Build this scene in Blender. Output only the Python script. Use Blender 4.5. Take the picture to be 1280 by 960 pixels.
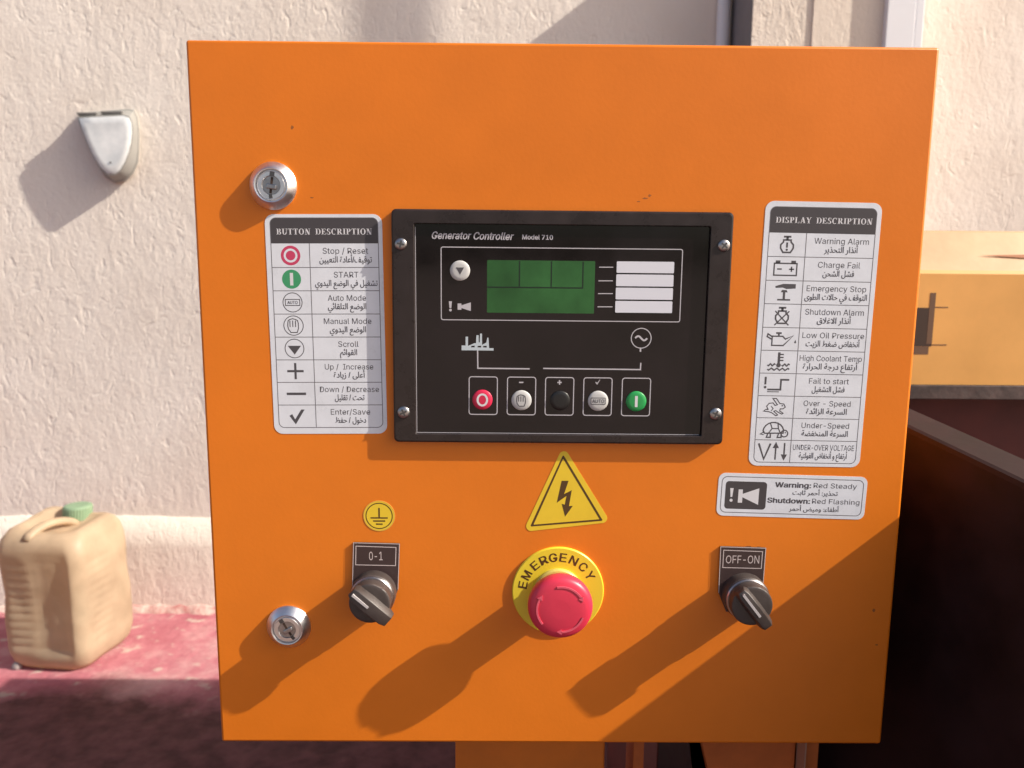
import bpy, bmesh, math, random
from mathutils import Vector, Matrix, Euler, noise

# ------------------------------------------------------------------ camera, sky, sun, exposure
scene = bpy.context.scene
for o in list(bpy.data.objects):
    bpy.data.objects.remove(o, do_unlink=True)
COL = scene.collection
R = math.radians

CAM = Vector((-0.03319, -0.50152, 0.09826))
FOC = 1000.0                                   # focal length in pixels of the 1280 px wide photograph
RX, RY, RZ = 1.41798, -0.00783, -0.00632
ROT = Matrix.Rotation(RZ, 3, 'Z') @ Matrix.Rotation(RY, 3, 'Y') @ Matrix.Rotation(RX, 3, 'X')
cd = bpy.data.cameras.new("camera")
cd.sensor_fit = 'HORIZONTAL'; cd.sensor_width = 36.0; cd.lens = FOC / 1280 * 36.0
cd.clip_start = 0.01; cd.clip_end = 500
cd.dof.use_dof = True; cd.dof.focus_distance = 0.50; cd.dof.aperture_fstop = 13.0
cam = bpy.data.objects.new("camera", cd); COL.objects.link(cam)
cam.matrix_world = Matrix.Translation(CAM) @ ROT.to_4x4()
scene.camera = cam

SUN = Vector((0.7833, -0.1979, 0.5893)).normalized()      # towards the sun
world = bpy.data.worlds.new("World"); scene.world = world; world.use_nodes = True
wn = world.node_tree.nodes; wl = world.node_tree.links
for n in list(wn): wn.remove(n)
sky = wn.new('ShaderNodeTexSky'); sky.sky_type = 'NISHITA'; sky.sun_disc = False
sky.sun_elevation = math.asin(SUN.z); sky.sun_rotation = math.atan2(SUN.x, SUN.y)
sky.air_density = 1.0; sky.dust_density = 4.0; sky.ozone_density = 1.0; sky.altitude = 200
bg = wn.new('ShaderNodeBackground'); bg.inputs['Strength'].default_value = 0.105
out = wn.new('ShaderNodeOutputWorld')
wl.new(sky.outputs[0], bg.inputs['Color']); wl.new(bg.outputs[0], out.inputs['Surface'])
sl = bpy.data.lights.new("sun", 'SUN'); sl.energy = 5.0; sl.angle = R(0.53); sl.color = (1.0, 0.92, 0.80)
sun = bpy.data.objects.new("sun", sl); COL.objects.link(sun)
sun.rotation_euler = SUN.to_track_quat('Z', 'Y').to_euler(); sun.location = SUN * 20

scene.view_settings.view_transform = 'Standard'; scene.view_settings.look = 'None'
scene.view_settings.exposure = 0.5; scene.view_settings.gamma = 1.0
scene.view_settings.use_curve_mapping = False

# ------------------------------------------------------------------ helpers
def at(px, py, Y=0.0):
    """point of the upright plane y = Y seen at this spot of the photograph"""
    d = ROT @ Vector(((px - 640) / FOC, -(py - 480) / FOC, -1.0))
    return CAM + d * ((Y - CAM.y) / d.y)
def at_floor(px, py, Z):
    d = ROT @ Vector(((px - 640) / FOC, -(py - 480) / FOC, -1.0))
    return CAM + d * ((Z - CAM.z) / d.z)

class Fr:
    """frame on a surface: a along u, b along v (down), h along n (out of the surface)"""
    def __init__(s, o, u, v, n): s.o, s.u, s.v, s.n = Vector(o), Vector(u), Vector(v), Vector(n)
    def __call__(s, a, b, h=0.0): return s.o + s.u * a + s.v * b + s.n * h
    def turn(s, deg, a=0, b=0):
        c, t = math.cos(R(deg)), math.sin(R(deg))
        return Fr(s(a, b), s.u * c + s.v * t, -s.u * t + s.v * c, s.n)
OUT = Vector((0, -1, 0))
def pf(px, py, h=0.0, ang=0.0):
    """frame on the cabinet door in photo pixels, square to the door, turned by ang degrees (clockwise)"""
    o = at(px, py, -h)
    su = (at(px + 4, py, -h) - at(px - 4, py, -h)).x / 8
    sv = -(at(px, py + 4, -h) - at(px, py - 4, -h)).z / 8
    c, t = math.cos(R(ang)), math.sin(R(ang))
    return Fr(o, Vector((c, 0, -t)) * su, Vector((-t, 0, -c)) * sv, OUT)

def circ(r, n=48, ca=0, cb=0, a0=0, a1=360, ry=None):
    full = abs(a1 - a0 - 360) < 1e-6
    k = n if full else n + 1
    ry = r if ry is None else ry
    return [(ca + r * math.cos(R(a0 + (a1 - a0) * i / n)), cb + ry * math.sin(R(a0 + (a1 - a0) * i / n))) for i in range(k)]
def rrect(x0, y0, x1, y1, r, n=6):
    p = []
    for cx, cy, a in ((x1 - r, y0 + r, -90), (x1 - r, y1 - r, 0), (x0 + r, y1 - r, 90), (x0 + r, y0 + r, 180)):
        p += [(cx + r * math.cos(R(a + 90 * i / n)), cy + r * math.sin(R(a + 90 * i / n))) for i in range(n + 1)]
    return p
def rpoly(pts, r, n=6):
    res = []
    m = len(pts)
    for i in range(m):
        p, q, s = Vector(pts[i - 1]), Vector(pts[i]), Vector(pts[(i + 1) % m])
        d1, d2 = (p - q).normalized(), (s - q).normalized()
        half = d1.angle(d2) / 2
        t = r / math.tan(half)
        c = q + (d1 + d2).normalized() * (r / math.sin(half))
        a, b = q + d1 * t - c, q + d2 * t - c
        for k in range(n + 1):
            w = a.lerp(b, k / n).normalized() * r
            res.append(tuple(c + w))
    return res

class MB:
    def __init__(s): s.v, s.f, s.m, s.mats, s.sm = [], [], [], [], []
    def mi(s, m):
        if m not in s.mats: s.mats.append(m)
        return s.mats.index(m)
    def add(s, vs, fs, m, smooth=False):
        b = len(s.v); s.v += [tuple(x) for x in vs]; k = s.mi(m)
        for f in fs:
            s.f.append(tuple(b + i for i in f)); s.m.append(k); s.sm.append(smooth)
    def flat(s, fr, pts, h, m):
        s.add([fr(a, b, h) for a, b in pts], [tuple(range(len(pts)))[::-1]], m)
    def ring(s, fr, po, pi, h, m, closed=True):
        n = len(po)
        vs = [fr(a, b, h) for a, b in po] + [fr(a, b, h) for a, b in pi]
        s.add(vs, [(i, n + i, n + (i + 1) % n, (i + 1) % n) for i in range(n if closed else n - 1)], m)
    def loft(s, loops, m, cap0=True, cap1=True, smooth=False):
        assert len({len(l) for l in loops}) == 1
        n = len(loops[0]); vs = [p for l in loops for p in l]; fs = []
        for k in range(len(loops) - 1):
            for i in range(n):
                j = (i + 1) % n
                fs.append((k * n + i, k * n + j, (k + 1) * n + j, (k + 1) * n + i))
        s.add(vs, fs, m, smooth)
        if cap0: s.add(loops[0], [tuple(range(n))[::-1]], m)
        if cap1: s.add(loops[-1], [tuple(range(n))], m)
    def prism(s, fr, pts, h0, h1, m, bev=0.0, top=None):
        """outline pts raised from h0 to h1; bev is a soft edge in metres"""
        L = [[fr(a, b, h0) for a, b in pts]]
        if bev > 0:
            c = Vector((sum(p[0] for p in pts) / len(pts), sum(p[1] for p in pts) / len(pts)))
            un = fr.u.length
            def ins(d):
                r = []
                k = len(pts)
                for i in range(k):
                    p, q, t = Vector(pts[i - 1]), Vector(pts[i]), Vector(pts[(i + 1) % k])
                    e1, e2 = q - p, t - q
                    nn = Vector((0, 0))
                    for e in (e1, e2):
                        if e.length > 1e-9: nn += Vector((e.y, -e.x)).normalized()
                    nn = nn.normalized() if nn.length > 1e-9 else Vector((0, 0))
                    if nn.dot(q - c) < 0: nn = -nn
                    r.append(tuple(q - nn * d / un))
                return r
            L.append([fr(a, b, h1 - bev) for a, b in pts])
            L.append([fr(a, b, h1 - bev * .3) for a, b in ins(bev * .3)])
            L.append([fr(a, b, h1) for a, b in ins(bev)])
        else:
            L.append([fr(a, b, h1) for a, b in pts])
        s.loft(L, m, True, top is None)
        if top is not None: s.add(L[-1], [tuple(range(len(L[-1])))], top)
    def lathe(s, fr, prof, m, n=64, ca=0, cb=0, smooth=True):
        L = [[fr(ca + r * math.cos(2 * math.pi * i / n), cb + r * math.sin(2 * math.pi * i / n), h) for i in range(n)] for r, h in prof]
        s.loft(L, m, True, True, smooth)
    def stroke(s, fr, pts, w, h, m, closed=False):
        k = len(pts); lo, li = [], []
        for i in range(k):
            q = Vector(pts[i])
            if closed: p, t = Vector(pts[i - 1]), Vector(pts[(i + 1) % k])
            else: p, t = Vector(pts[max(i - 1, 0)]), Vector(pts[min(i + 1, k - 1)])
            d1 = (q - p).normalized() if (q - p).length > 1e-9 else (t - q).normalized()
            d2 = (t - q).normalized() if (t - q).length > 1e-9 else d1
            n1, n2 = Vector((-d1.y, d1.x)), Vector((-d2.y, d2.x))
            nn = n1 + n2
            nn = nn / max(0.35, nn.dot(n1)) if nn.length > 1e-6 else n1
            lo.append(tuple(q + nn * w / 2)); li.append(tuple(q - nn * w / 2))
        s.ring(fr, lo, li, h, m, closed)
    def dot(s, fr, a, b, r, h, m): s.flat(fr, circ(r, 20, a, b), h, m)
    def box(s, lo, hi, m):
        x0, y0, z0 = lo; x1, y1, z1 = hi
        vs = [(x0, y0, z0), (x1, y0, z0), (x1, y1, z0), (x0, y1, z0), (x0, y0, z1), (x1, y0, z1), (x1, y1, z1), (x0, y1, z1)]
        s.add(vs, [(3, 2, 1, 0), (4, 5, 6, 7), (0, 1, 5, 4), (1, 2, 6, 5), (2, 3, 7, 6), (3, 0, 4, 7)], m)
    def text(s, fr, body, ca, base, width, cap, h, m, bold=0.0, shear=0.0, align='C'):
        vs, fs, (x0, x1) = glyphs(body, bold, shear)
        sx = width / (x1 - x0)
        sy = cap / 0.69 if cap else sx
        xo = {'C': (x0 + x1) / 2, 'L': x0}[align]
        sy *= .69 / .508 if vs and all(c in GLYPH or c == ' ' for c in body) else 1
        dz = 1e-5                                    # heavier strokes: the same letters printed again a hair aside
        for k, (dx, dy) in enumerate([(0, 0)] if bold < .005 else [(-bold, -bold * .5), (bold, -bold * .5), (bold, bold * .5), (-bold, bold * .5)]):
            pv, pfc = [], []
            for j, f in enumerate(fs):               # every face a hair apart, so strokes that cross never share a plane
                b = len(pv); pv += [fr(ca + (vs[q][0] + dx - xo) * sx, base - (vs[q][1] + dy) * sy, h + k * dz + (j % 24) * 1.6e-6) for q in f[::-1]]
                pfc.append(tuple(range(b, len(pv))))
            s.add(pv, pfc, m)
    def build(s, name, parent=None, fix=False, bevel=0.0, auto=None):
        me = bpy.data.meshes.new(name); me.from_pydata(s.v, [], s.f)
        for m in s.mats: me.materials.append(m)
        me.polygons.foreach_set('material_index', s.m)
        me.polygons.foreach_set('use_smooth', s.sm)
        if fix or bevel:
            bm = bmesh.new(); bm.from_mesh(me)
            bmesh.ops.remove_doubles(bm, verts=bm.verts, dist=1e-6)
            bmesh.ops.recalc_face_normals(bm, faces=bm.faces)
            if bevel:
                es = [e for e in bm.edges if len(e.link_faces) == 2 and e.calc_face_angle(0) > 0.6]
                bmesh.ops.bevel(bm, geom=es, offset=bevel, segments=3, profile=0.5, affect='EDGES', clamp_overlap=True)
            bm.to_mesh(me); bm.free()
        if auto:
            me.polygons.foreach_set('use_smooth', [True] * len(me.polygons))
            me.set_sharp_from_angle(angle=R(auto))
            for p in me.polygons:
                if p.area > .0016: p.use_smooth = False          # broad flat faces keep their own normal
        me.update()
        o = bpy.data.objects.new(name, me); COL.objects.link(o)
        if parent: o.parent = parent
        return o

# plain sans-serif letter shapes: advance, outline points and triangles on a 500-unit em
GLYPH = {
    '-': (227, '168 122 168 94 57 94 57 122', '2 0 3 2 1 0'),
    '/': (125, '117 266 36 -38 7 -38 89 266', '2 0 3 2 1 0'),
    '0': (227, '113 -3 65 12 34 57 24 127 35 197 65 242 113 258 161 242 192 197 203 127 192 57 162 12 113 25 145 37 165 72 172 127 165 182 145 218 113 230 82 218 62 182 55 127 62 72 82 37', '5 7 6 4 19 5 19 18 5 18 7 5 18 17 7 17 8 7 4 20 19 16 8 17 3 20 4 16 9 8 3 21 20 15 9 16 2 21 3 2 22 21 14 9 15 14 10 9 2 23 22 13 10 14 1 23 2 13 11 10 1 12 23 12 11 13 1 11 12 0 11 1'),
    '1': (227, '38 0 38 27 195 27 195 0 138 254 138 0 106 0 106 224 105 224 43 179 43 213 99 254', '10 4 11 10 8 4 8 7 4 7 5 4 10 9 8 6 5 7 0 2 1 0 3 2'),
    '7': (227, '48 0 162 224 162 226 31 226 31 254 195 254 195 224 82 0', '3 5 4 3 2 5 2 6 5 1 6 2 1 7 6 0 7 1'),
    ':': (94, '48 135 31 142 25 158 31 174 48 181 64 174 71 158 64 142 48 -2 31 4 25 20 31 37 48 43 64 37 71 20 64 4', '11 13 12 10 13 11 10 14 13 9 14 10 9 15 14 8 15 9 3 5 4 2 5 3 2 6 5 1 6 2 1 7 6 0 7 1'),
    'A': (240, '8 0 101 254 138 254 231 0 198 0 144 151 132 186 116 239 123 239 106 185 95 151 43 0 55 71 55 99 185 99 185 71', '0 7 1 7 2 1 7 8 2 8 3 2 0 13 7 13 9 7 9 6 7 9 6 8 6 14 8 14 3 8 5 14 6 13 10 9 13 12 10 12 11 10 4 15 5 15 14 5 0 12 13 12 14 13 12 15 14 15 3 14 0 11 12 4 3 15'),
    'C': (255, '134 -3 75 12 35 58 20 127 35 197 75 242 134 258 170 252 201 236 224 209 236 174 204 174 195 197 179 214 158 224 134 228 92 216 62 182 52 127 63 72 92 38 134 26 158 30 179 40 195 57 204 80 236 80 224 45 201 19 170 2', '5 7 6 5 8 7 4 16 5 16 15 5 15 8 5 15 14 8 14 9 8 13 9 14 4 17 16 12 9 13 12 10 9 11 10 12 3 17 4 3 18 17 2 18 3 2 19 18 24 26 25 24 27 26 2 20 19 1 20 2 23 27 24 23 28 27 22 28 23 1 21 20 21 28 22 1 28 21 1 29 28 0 29 1'),
    'D': (251, '109 0 48 0 48 29 107 29 159 40 189 75 200 128 190 180 160 214 110 226 47 226 47 254 113 254 176 239 217 196 231 128 217 59 175 15 62 254 62 0 30 0 30 254', '20 11 21 11 18 21 20 10 11 18 12 11 19 12 18 19 9 12 9 13 12 9 8 13 8 14 13 20 9 10 20 2 9 2 19 9 7 14 8 7 15 14 6 15 7 5 15 6 5 16 15 4 16 5 4 17 16 3 17 4 20 1 2 19 3 2 19 17 3 19 0 17 1 19 20 19 0 1'),
    'E': (209, '30 0 30 254 186 254 186 226 62 226 62 143 178 143 178 114 62 114 62 29 188 29 188 0', '0 4 1 4 2 1 4 3 2 0 5 4 0 8 5 8 6 5 8 7 6 0 9 8 0 10 9 0 11 10'),
    'F': (205, '30 0 30 254 185 254 185 226 62 226 62 139 173 139 173 111 62 111 62 0', '0 4 1 4 2 1 4 3 2 0 5 4 0 8 5 8 6 5 8 7 6 0 9 8'),
    'G': (260, '134 -3 75 13 35 58 20 127 35 197 74 242 132 258 170 252 202 235 225 208 237 174 204 174 194 197 178 213 158 224 133 228 92 216 62 182 52 127 63 72 92 38 134 26 172 36 198 62 207 101 217 100 141 100 141 128 239 128 239 100 225 45 188 9', '5 7 6 5 8 7 4 16 5 16 15 5 15 8 5 15 14 8 14 9 8 13 9 14 4 17 16 12 9 13 12 10 9 3 17 4 11 10 12 3 18 17 26 28 27 26 24 28 24 29 28 2 18 3 2 19 18 26 23 24 25 29 24 25 30 29 23 25 26 23 30 25 2 20 19 22 30 23 1 20 2 22 31 30 1 21 20 21 31 22 1 31 21 0 31 1'),
    'H': (258, '30 0 30 254 62 254 62 144 196 144 196 254 228 254 228 0 196 0 196 116 62 116 62 0', '0 2 1 0 3 2 4 6 5 4 7 6 0 10 3 10 4 3 10 9 4 9 7 4 0 11 10 8 7 9'),
    'I': (150, '16 0 16 29 59 29 59 226 16 226 16 254 135 254 135 226 91 226 91 29 135 29 135 0', '4 6 5 4 7 6 3 7 4 2 8 3 8 7 3 2 9 8 0 2 1 0 9 2 0 10 9 0 11 10'),
    'L': (196, '30 0 30 254 62 254 62 29 181 29 181 0', '0 2 1 0 3 2 0 4 3 0 5 4'),
    'M': (314, '30 0 30 254 76 254 139 94 144 79 150 61 156 42 161 24 154 24 159 41 165 61 171 79 176 94 238 254 284 254 284 0 252 0 252 145 252 163 253 184 253 207 253 229 256 229 249 205 241 181 234 161 228 145 171 0 143 0 85 145 80 160 72 181 65 204 56 229 59 229 60 208 60 186 61 164 61 145 61 0', '0 33 1 33 2 1 33 34 2 34 3 2 12 21 13 21 14 13 21 22 14 22 15 14 0 35 33 35 32 33 35 32 34 32 3 34 12 23 21 23 20 21 23 20 22 20 15 22 0 36 35 19 15 20 12 24 23 31 3 32 0 37 36 18 15 19 12 25 24 30 3 31 0 38 37 17 15 18 12 26 25 29 3 30 0 39 38 28 3 29 12 27 26 16 15 17 28 4 3 11 27 12 28 5 4 10 27 11 28 6 5 9 27 10 28 8 6 8 7 6 8 27 9 28 27 8'),
    'N': (262, '30 0 30 254 68 254 172 91 181 75 194 53 207 27 202 27 200 54 200 79 199 97 199 254 232 254 232 0 193 0 101 145 89 165 74 191 54 226 60 227 61 192 62 164 62 145 62 0', '0 18 1 18 2 1 18 19 2 19 3 2 10 12 11 10 13 12 20 17 19 17 3 19 0 20 18 20 17 18 0 21 20 16 3 17 15 3 16 0 22 21 0 23 22 14 3 15 9 13 10 14 4 3 8 13 9 14 5 4 7 6 8 6 13 8 14 6 5 14 13 6'),
    'O': (267, '133 -3 75 12 35 58 20 127 35 197 75 242 133 258 192 242 232 197 247 127 232 58 192 12 133 26 175 38 204 72 215 127 204 182 175 216 133 228 92 216 63 182 52 127 63 72 92 38', '5 7 6 4 19 5 19 18 5 18 7 5 18 17 7 17 8 7 16 8 17 4 20 19 3 20 4 16 9 8 15 9 16 3 21 20 2 21 3 2 22 21 14 9 15 14 10 9 2 23 22 13 10 14 1 23 2 13 11 10 1 12 23 12 11 13 1 11 12 0 11 1'),
    'P': (222, '30 0 30 254 118 254 166 244 195 215 204 174 195 133 166 104 118 93 55 93 55 121 116 121 149 128 167 147 172 174 167 201 148 219 116 226 62 226 62 0', '0 18 1 18 2 1 18 3 2 18 17 3 17 4 3 0 10 18 10 19 18 16 4 17 15 4 16 15 5 4 14 5 15 13 5 14 13 6 5 12 6 13 12 7 6 11 7 12 0 9 10 19 11 10 19 8 11 8 7 11 0 8 9 0 19 8'),
    'R': (224, '30 0 30 254 118 254 167 244 195 217 205 176 195 136 166 109 118 99 48 99 48 128 117 128 149 133 167 150 173 176 167 202 149 220 116 226 62 226 62 0 177 0 115 115 151 115 214 0', '0 10 1 10 18 1 18 2 1 18 3 2 18 17 3 17 4 3 10 19 18 16 4 17 15 4 16 15 5 4 14 5 15 13 5 14 13 6 5 12 6 13 12 7 6 11 22 12 22 7 12 0 9 10 19 11 10 19 21 11 21 22 11 19 8 21 8 20 21 23 7 22 8 23 7 0 8 9 0 19 8 20 23 8'),
    'S': (223, '112 -4 64 5 32 30 19 68 52 68 62 44 83 29 112 25 143 30 165 46 173 70 166 89 148 102 122 111 92 120 43 145 26 186 37 224 69 249 114 258 158 249 189 224 200 189 169 189 151 219 112 229 84 224 64 209 58 188 65 167 85 154 106 147 132 140 156 132 179 119 197 99 204 69 193 32 162 5', '18 20 19 17 20 18 17 25 20 25 21 20 17 26 25 24 21 25 24 22 21 16 26 17 16 27 26 23 22 24 16 28 27 16 29 28 15 29 16 15 30 29 15 31 30 15 32 31 14 32 15 14 33 32 14 34 33 13 34 14 13 35 34 12 35 13 11 35 12 11 36 35 10 36 11 9 36 10 9 37 36 2 4 3 2 5 4 8 37 9 2 6 5 8 38 37 7 38 8 1 6 2 1 7 6 1 38 7 1 0 38'),
    'T': (224, '16 226 16 254 208 254 208 226 128 226 128 0 96 0 96 226', '0 2 1 0 3 2 7 3 0 6 4 7 4 3 7 6 5 4'),
    'U': (259, '129 -4 77 8 42 40 30 87 30 254 62 254 62 89 70 57 94 34 129 26 165 34 188 57 196 89 196 254 229 254 229 87 216 40 182 8', '3 5 4 3 6 5 12 14 13 12 15 14 3 7 6 11 15 12 2 7 3 11 16 15 2 8 7 10 16 11 1 8 2 10 17 16 1 9 8 9 17 10 1 17 9 0 17 1'),
    'V': (240, '102 0 8 254 42 254 96 103 108 69 124 15 117 15 133 69 145 103 197 254 231 254 139 0', '0 2 1 0 3 2 8 10 9 8 11 10 0 4 3 7 11 8 6 5 7 5 11 7 0 5 4 0 11 5'),
    'W': (343, '78 0 8 254 41 254 82 98 88 73 93 47 98 20 95 20 100 47 106 73 112 98 153 254 190 254 231 98 237 73 243 47 249 20 244 20 249 47 255 73 261 98 302 254 335 254 265 0 228 0 184 161 176 196 168 237 175 237 167 197 159 161 115 0', '0 2 1 0 3 2 10 27 11 27 12 11 27 28 12 28 13 12 20 22 21 20 23 22 10 29 27 29 26 27 29 26 28 26 13 28 10 30 29 25 13 26 10 31 30 24 13 25 0 4 3 9 31 10 24 14 13 19 23 20 0 5 4 8 31 9 24 15 14 18 23 19 0 7 5 7 6 5 7 31 8 24 17 15 17 16 15 17 23 18 0 31 7 24 23 17'),
    'Y': (236, '102 0 102 104 8 254 46 254 96 172 111 146 125 115 112 115 126 146 140 172 191 254 228 254 134 104 134 0', '1 3 2 1 4 3 9 11 10 9 12 11 1 5 4 8 12 9 7 6 8 6 12 8 1 6 5 1 12 6 0 12 1 0 13 12'),
    'a': (195, '80 -4 47 2 24 22 15 54 22 80 39 97 63 105 89 110 117 113 133 117 138 127 138 128 133 148 120 161 98 165 75 161 59 150 50 137 20 146 39 173 66 188 97 192 119 190 143 180 161 160 168 126 168 0 138 0 138 26 136 26 126 12 108 1 85 23 114 29 132 47 138 69 138 95 130 91 116 88 100 86 88 84 67 79 52 70 46 52 51 36 65 26', '20 22 21 20 23 22 19 23 20 19 24 23 18 15 19 15 14 19 14 24 19 13 24 14 18 16 15 12 24 13 12 25 24 18 17 16 11 25 12 10 25 11 9 25 10 9 26 25 8 36 9 36 26 9 7 36 8 6 36 7 5 36 6 4 36 5 4 37 36 35 26 36 4 38 37 4 39 38 4 40 39 4 41 40 3 41 4 3 42 41 3 43 42 34 26 35 2 43 3 2 44 43 33 28 34 28 26 34 2 45 44 32 29 33 29 28 33 2 32 45 32 30 29 27 26 28 2 30 32 1 30 2 1 31 30 0 31 1'),
    'c': (198, '104 -4 58 8 28 43 17 94 28 146 58 180 104 192 130 189 153 178 170 161 181 138 151 131 145 145 135 155 121 162 104 165 73 155 54 129 48 94 54 59 73 33 104 23 121 26 135 33 146 44 152 59 181 51 171 28 153 11 130 0', '5 7 6 5 8 7 4 8 5 4 15 8 15 9 8 4 16 15 14 9 15 13 9 14 13 10 9 12 10 13 4 17 16 3 17 4 11 10 12 3 18 17 2 18 3 2 19 18 2 20 19 24 26 25 24 27 26 23 27 24 1 20 2 22 27 23 1 21 20 22 28 27 21 28 22 1 28 21 1 29 28 0 29 1'),
    'd': (212, '98 -4 56 8 27 42 17 94 27 146 56 180 98 192 126 186 144 173 153 160 155 160 155 254 186 254 186 0 156 0 156 29 153 29 143 16 126 2 102 23 132 32 150 58 156 95 150 131 132 156 102 165 72 156 54 131 48 95 54 58 73 33', '10 12 11 10 13 12 5 7 6 5 8 7 4 25 5 25 8 5 25 9 8 4 26 25 24 9 25 24 10 9 24 23 10 23 13 10 4 27 26 3 27 4 22 13 23 3 28 27 3 29 28 21 13 22 2 29 3 2 30 29 20 15 21 15 13 21 1 30 2 1 19 30 19 16 20 16 15 20 19 17 16 14 13 15 1 17 19 1 18 17 0 18 1'),
    'e': (202, '106 -4 58 8 28 42 17 93 28 145 58 180 103 192 133 187 160 170 179 141 186 97 186 85 37 85 37 110 169 110 155 101 149 134 131 157 103 165 73 157 54 135 48 105 48 89 55 53 76 31 106 23 127 26 143 36 153 53 182 45 168 20 141 2', '5 7 6 5 8 7 4 18 5 18 8 5 18 17 8 17 9 8 4 19 18 16 9 17 4 20 19 3 20 4 16 10 9 3 13 20 13 21 20 15 14 16 14 10 16 3 12 13 21 14 13 21 10 14 22 10 21 22 11 10 2 12 3 23 11 22 2 23 12 23 11 12 2 24 23 27 29 28 27 30 29 1 24 2 26 30 27 1 25 24 25 30 26 1 30 25 1 31 30 0 31 1'),
    'g': (213, '103 -75 67 -70 41 -55 25 -35 51 -20 61 -33 77 -44 103 -49 141 -38 156 -3 156 34 153 34 143 21 126 8 97 2 56 13 28 45 17 96 27 147 56 180 98 192 127 186 144 173 154 159 157 159 157 190 186 190 186 -4 175 -45 145 -68 102 30 132 38 150 61 156 96 150 132 132 156 102 165 73 156 54 131 48 96 54 61 73 38', '19 21 20 24 26 25 24 27 26 19 22 21 18 36 19 36 22 19 36 23 22 18 37 36 35 23 36 35 24 23 35 34 24 34 27 24 18 38 37 17 38 18 33 27 34 17 39 38 17 40 39 32 27 33 16 40 17 16 41 40 31 10 32 10 27 32 15 41 16 15 30 41 30 11 31 11 10 31 30 12 11 9 27 10 15 12 30 15 13 12 14 13 15 8 27 9 8 28 27 3 5 4 3 6 5 2 6 3 7 28 8 2 7 6 7 29 28 2 29 7 1 29 2 1 0 29'),
    'h': (205, '57 113 57 0 26 0 26 254 57 254 57 144 51 144 76 181 114 192 148 184 170 160 179 120 179 0 148 0 148 118 136 152 105 165 80 159 63 141', '2 4 3 2 6 4 6 5 4 7 9 8 7 10 9 6 17 7 17 16 7 16 10 7 15 10 16 15 11 10 6 18 17 14 11 15 2 18 6 2 0 18 14 12 11 13 12 14 2 1 0'),
    'i': (83, '42 221 27 227 21 242 27 256 42 262 57 256 63 242 57 227 26 0 26 190 57 190 57 0', '8 10 9 8 11 10 3 5 4 2 5 3 2 6 5 1 6 2 1 7 6 0 7 1'),
    'l': (95, '70 -1 37 10 26 42 26 254 57 254 57 49 60 31 73 26 80 26 85 27 90 1 81 0', '2 4 3 2 5 4 2 6 5 1 6 2 1 7 6 8 10 9 7 10 8 1 10 7 0 10 1 0 11 10'),
    'm': (305, '26 0 26 190 56 190 56 148 54 148 66 173 86 188 110 193 144 180 160 147 156 147 169 172 190 187 218 193 249 186 270 164 278 128 278 0 248 0 248 127 236 156 209 165 187 160 173 145 168 124 168 0 137 0 137 130 126 156 100 165 79 160 63 145 57 119 57 0', '6 8 7 12 14 13 0 2 1 0 4 2 4 3 2 5 8 6 11 14 12 11 15 14 5 29 8 29 9 8 4 30 5 30 29 5 10 22 11 22 21 11 21 15 11 28 9 29 20 15 21 20 16 15 4 31 30 10 23 22 19 16 20 27 10 28 10 9 28 0 31 4 27 23 10 27 24 23 0 32 31 26 24 27 19 17 16 18 17 19 26 25 24 0 33 32'),
    'n': (205, '57 113 57 0 26 0 26 190 56 190 56 144 51 144 76 181 114 192 147 184 170 160 179 120 179 0 148 0 148 118 136 152 105 165 80 159 63 141', '7 9 8 2 4 3 2 6 4 6 5 4 7 10 9 6 17 7 17 16 7 16 10 7 15 10 16 15 11 10 6 18 17 14 11 15 2 18 6 2 0 18 14 12 11 13 12 14 2 1 0'),
    'o': (208, '104 -4 58 8 28 43 17 94 28 146 58 180 104 192 149 180 180 146 191 94 180 43 149 8 104 23 135 33 154 59 160 94 154 129 135 155 104 165 73 155 54 129 48 94 54 59 73 33', '5 7 6 4 7 5 4 18 7 18 8 7 4 19 18 17 8 18 4 20 19 16 8 17 3 20 4 16 9 8 3 21 20 15 9 16 2 21 3 2 22 21 14 9 15 14 10 9 2 23 22 13 10 14 1 23 2 13 11 10 1 12 23 12 11 13 1 11 12 0 11 1'),
    'p': (212, '26 -71 26 190 56 190 56 160 59 160 69 173 86 186 115 192 156 180 185 146 195 94 185 42 157 8 115 -4 86 2 69 16 59 29 57 29 57 -71 110 23 140 33 158 58 164 95 158 131 140 156 110 165 81 156 62 131 56 95 63 58 81 32', '6 8 7 0 2 1 0 3 2 5 8 6 5 25 8 25 9 8 4 25 5 4 26 25 24 9 25 0 4 3 0 27 4 27 26 4 23 9 24 23 10 9 0 28 27 22 10 23 0 29 28 21 10 22 21 11 10 20 11 21 0 17 29 17 30 29 20 12 11 19 12 20 17 16 30 16 19 30 0 18 17 15 19 16 15 12 19 14 12 15 14 13 12'),
    'r': (130, '26 0 26 190 56 190 56 160 58 160 76 184 107 192 115 192 122 192 122 161 115 162 103 163 80 157 63 142 57 118 57 0', '5 7 6 5 8 7 5 9 8 0 2 1 0 3 2 4 11 5 11 10 5 10 9 5 4 12 11 0 4 3 0 14 4 14 13 4 13 12 4 0 15 14'),
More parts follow.
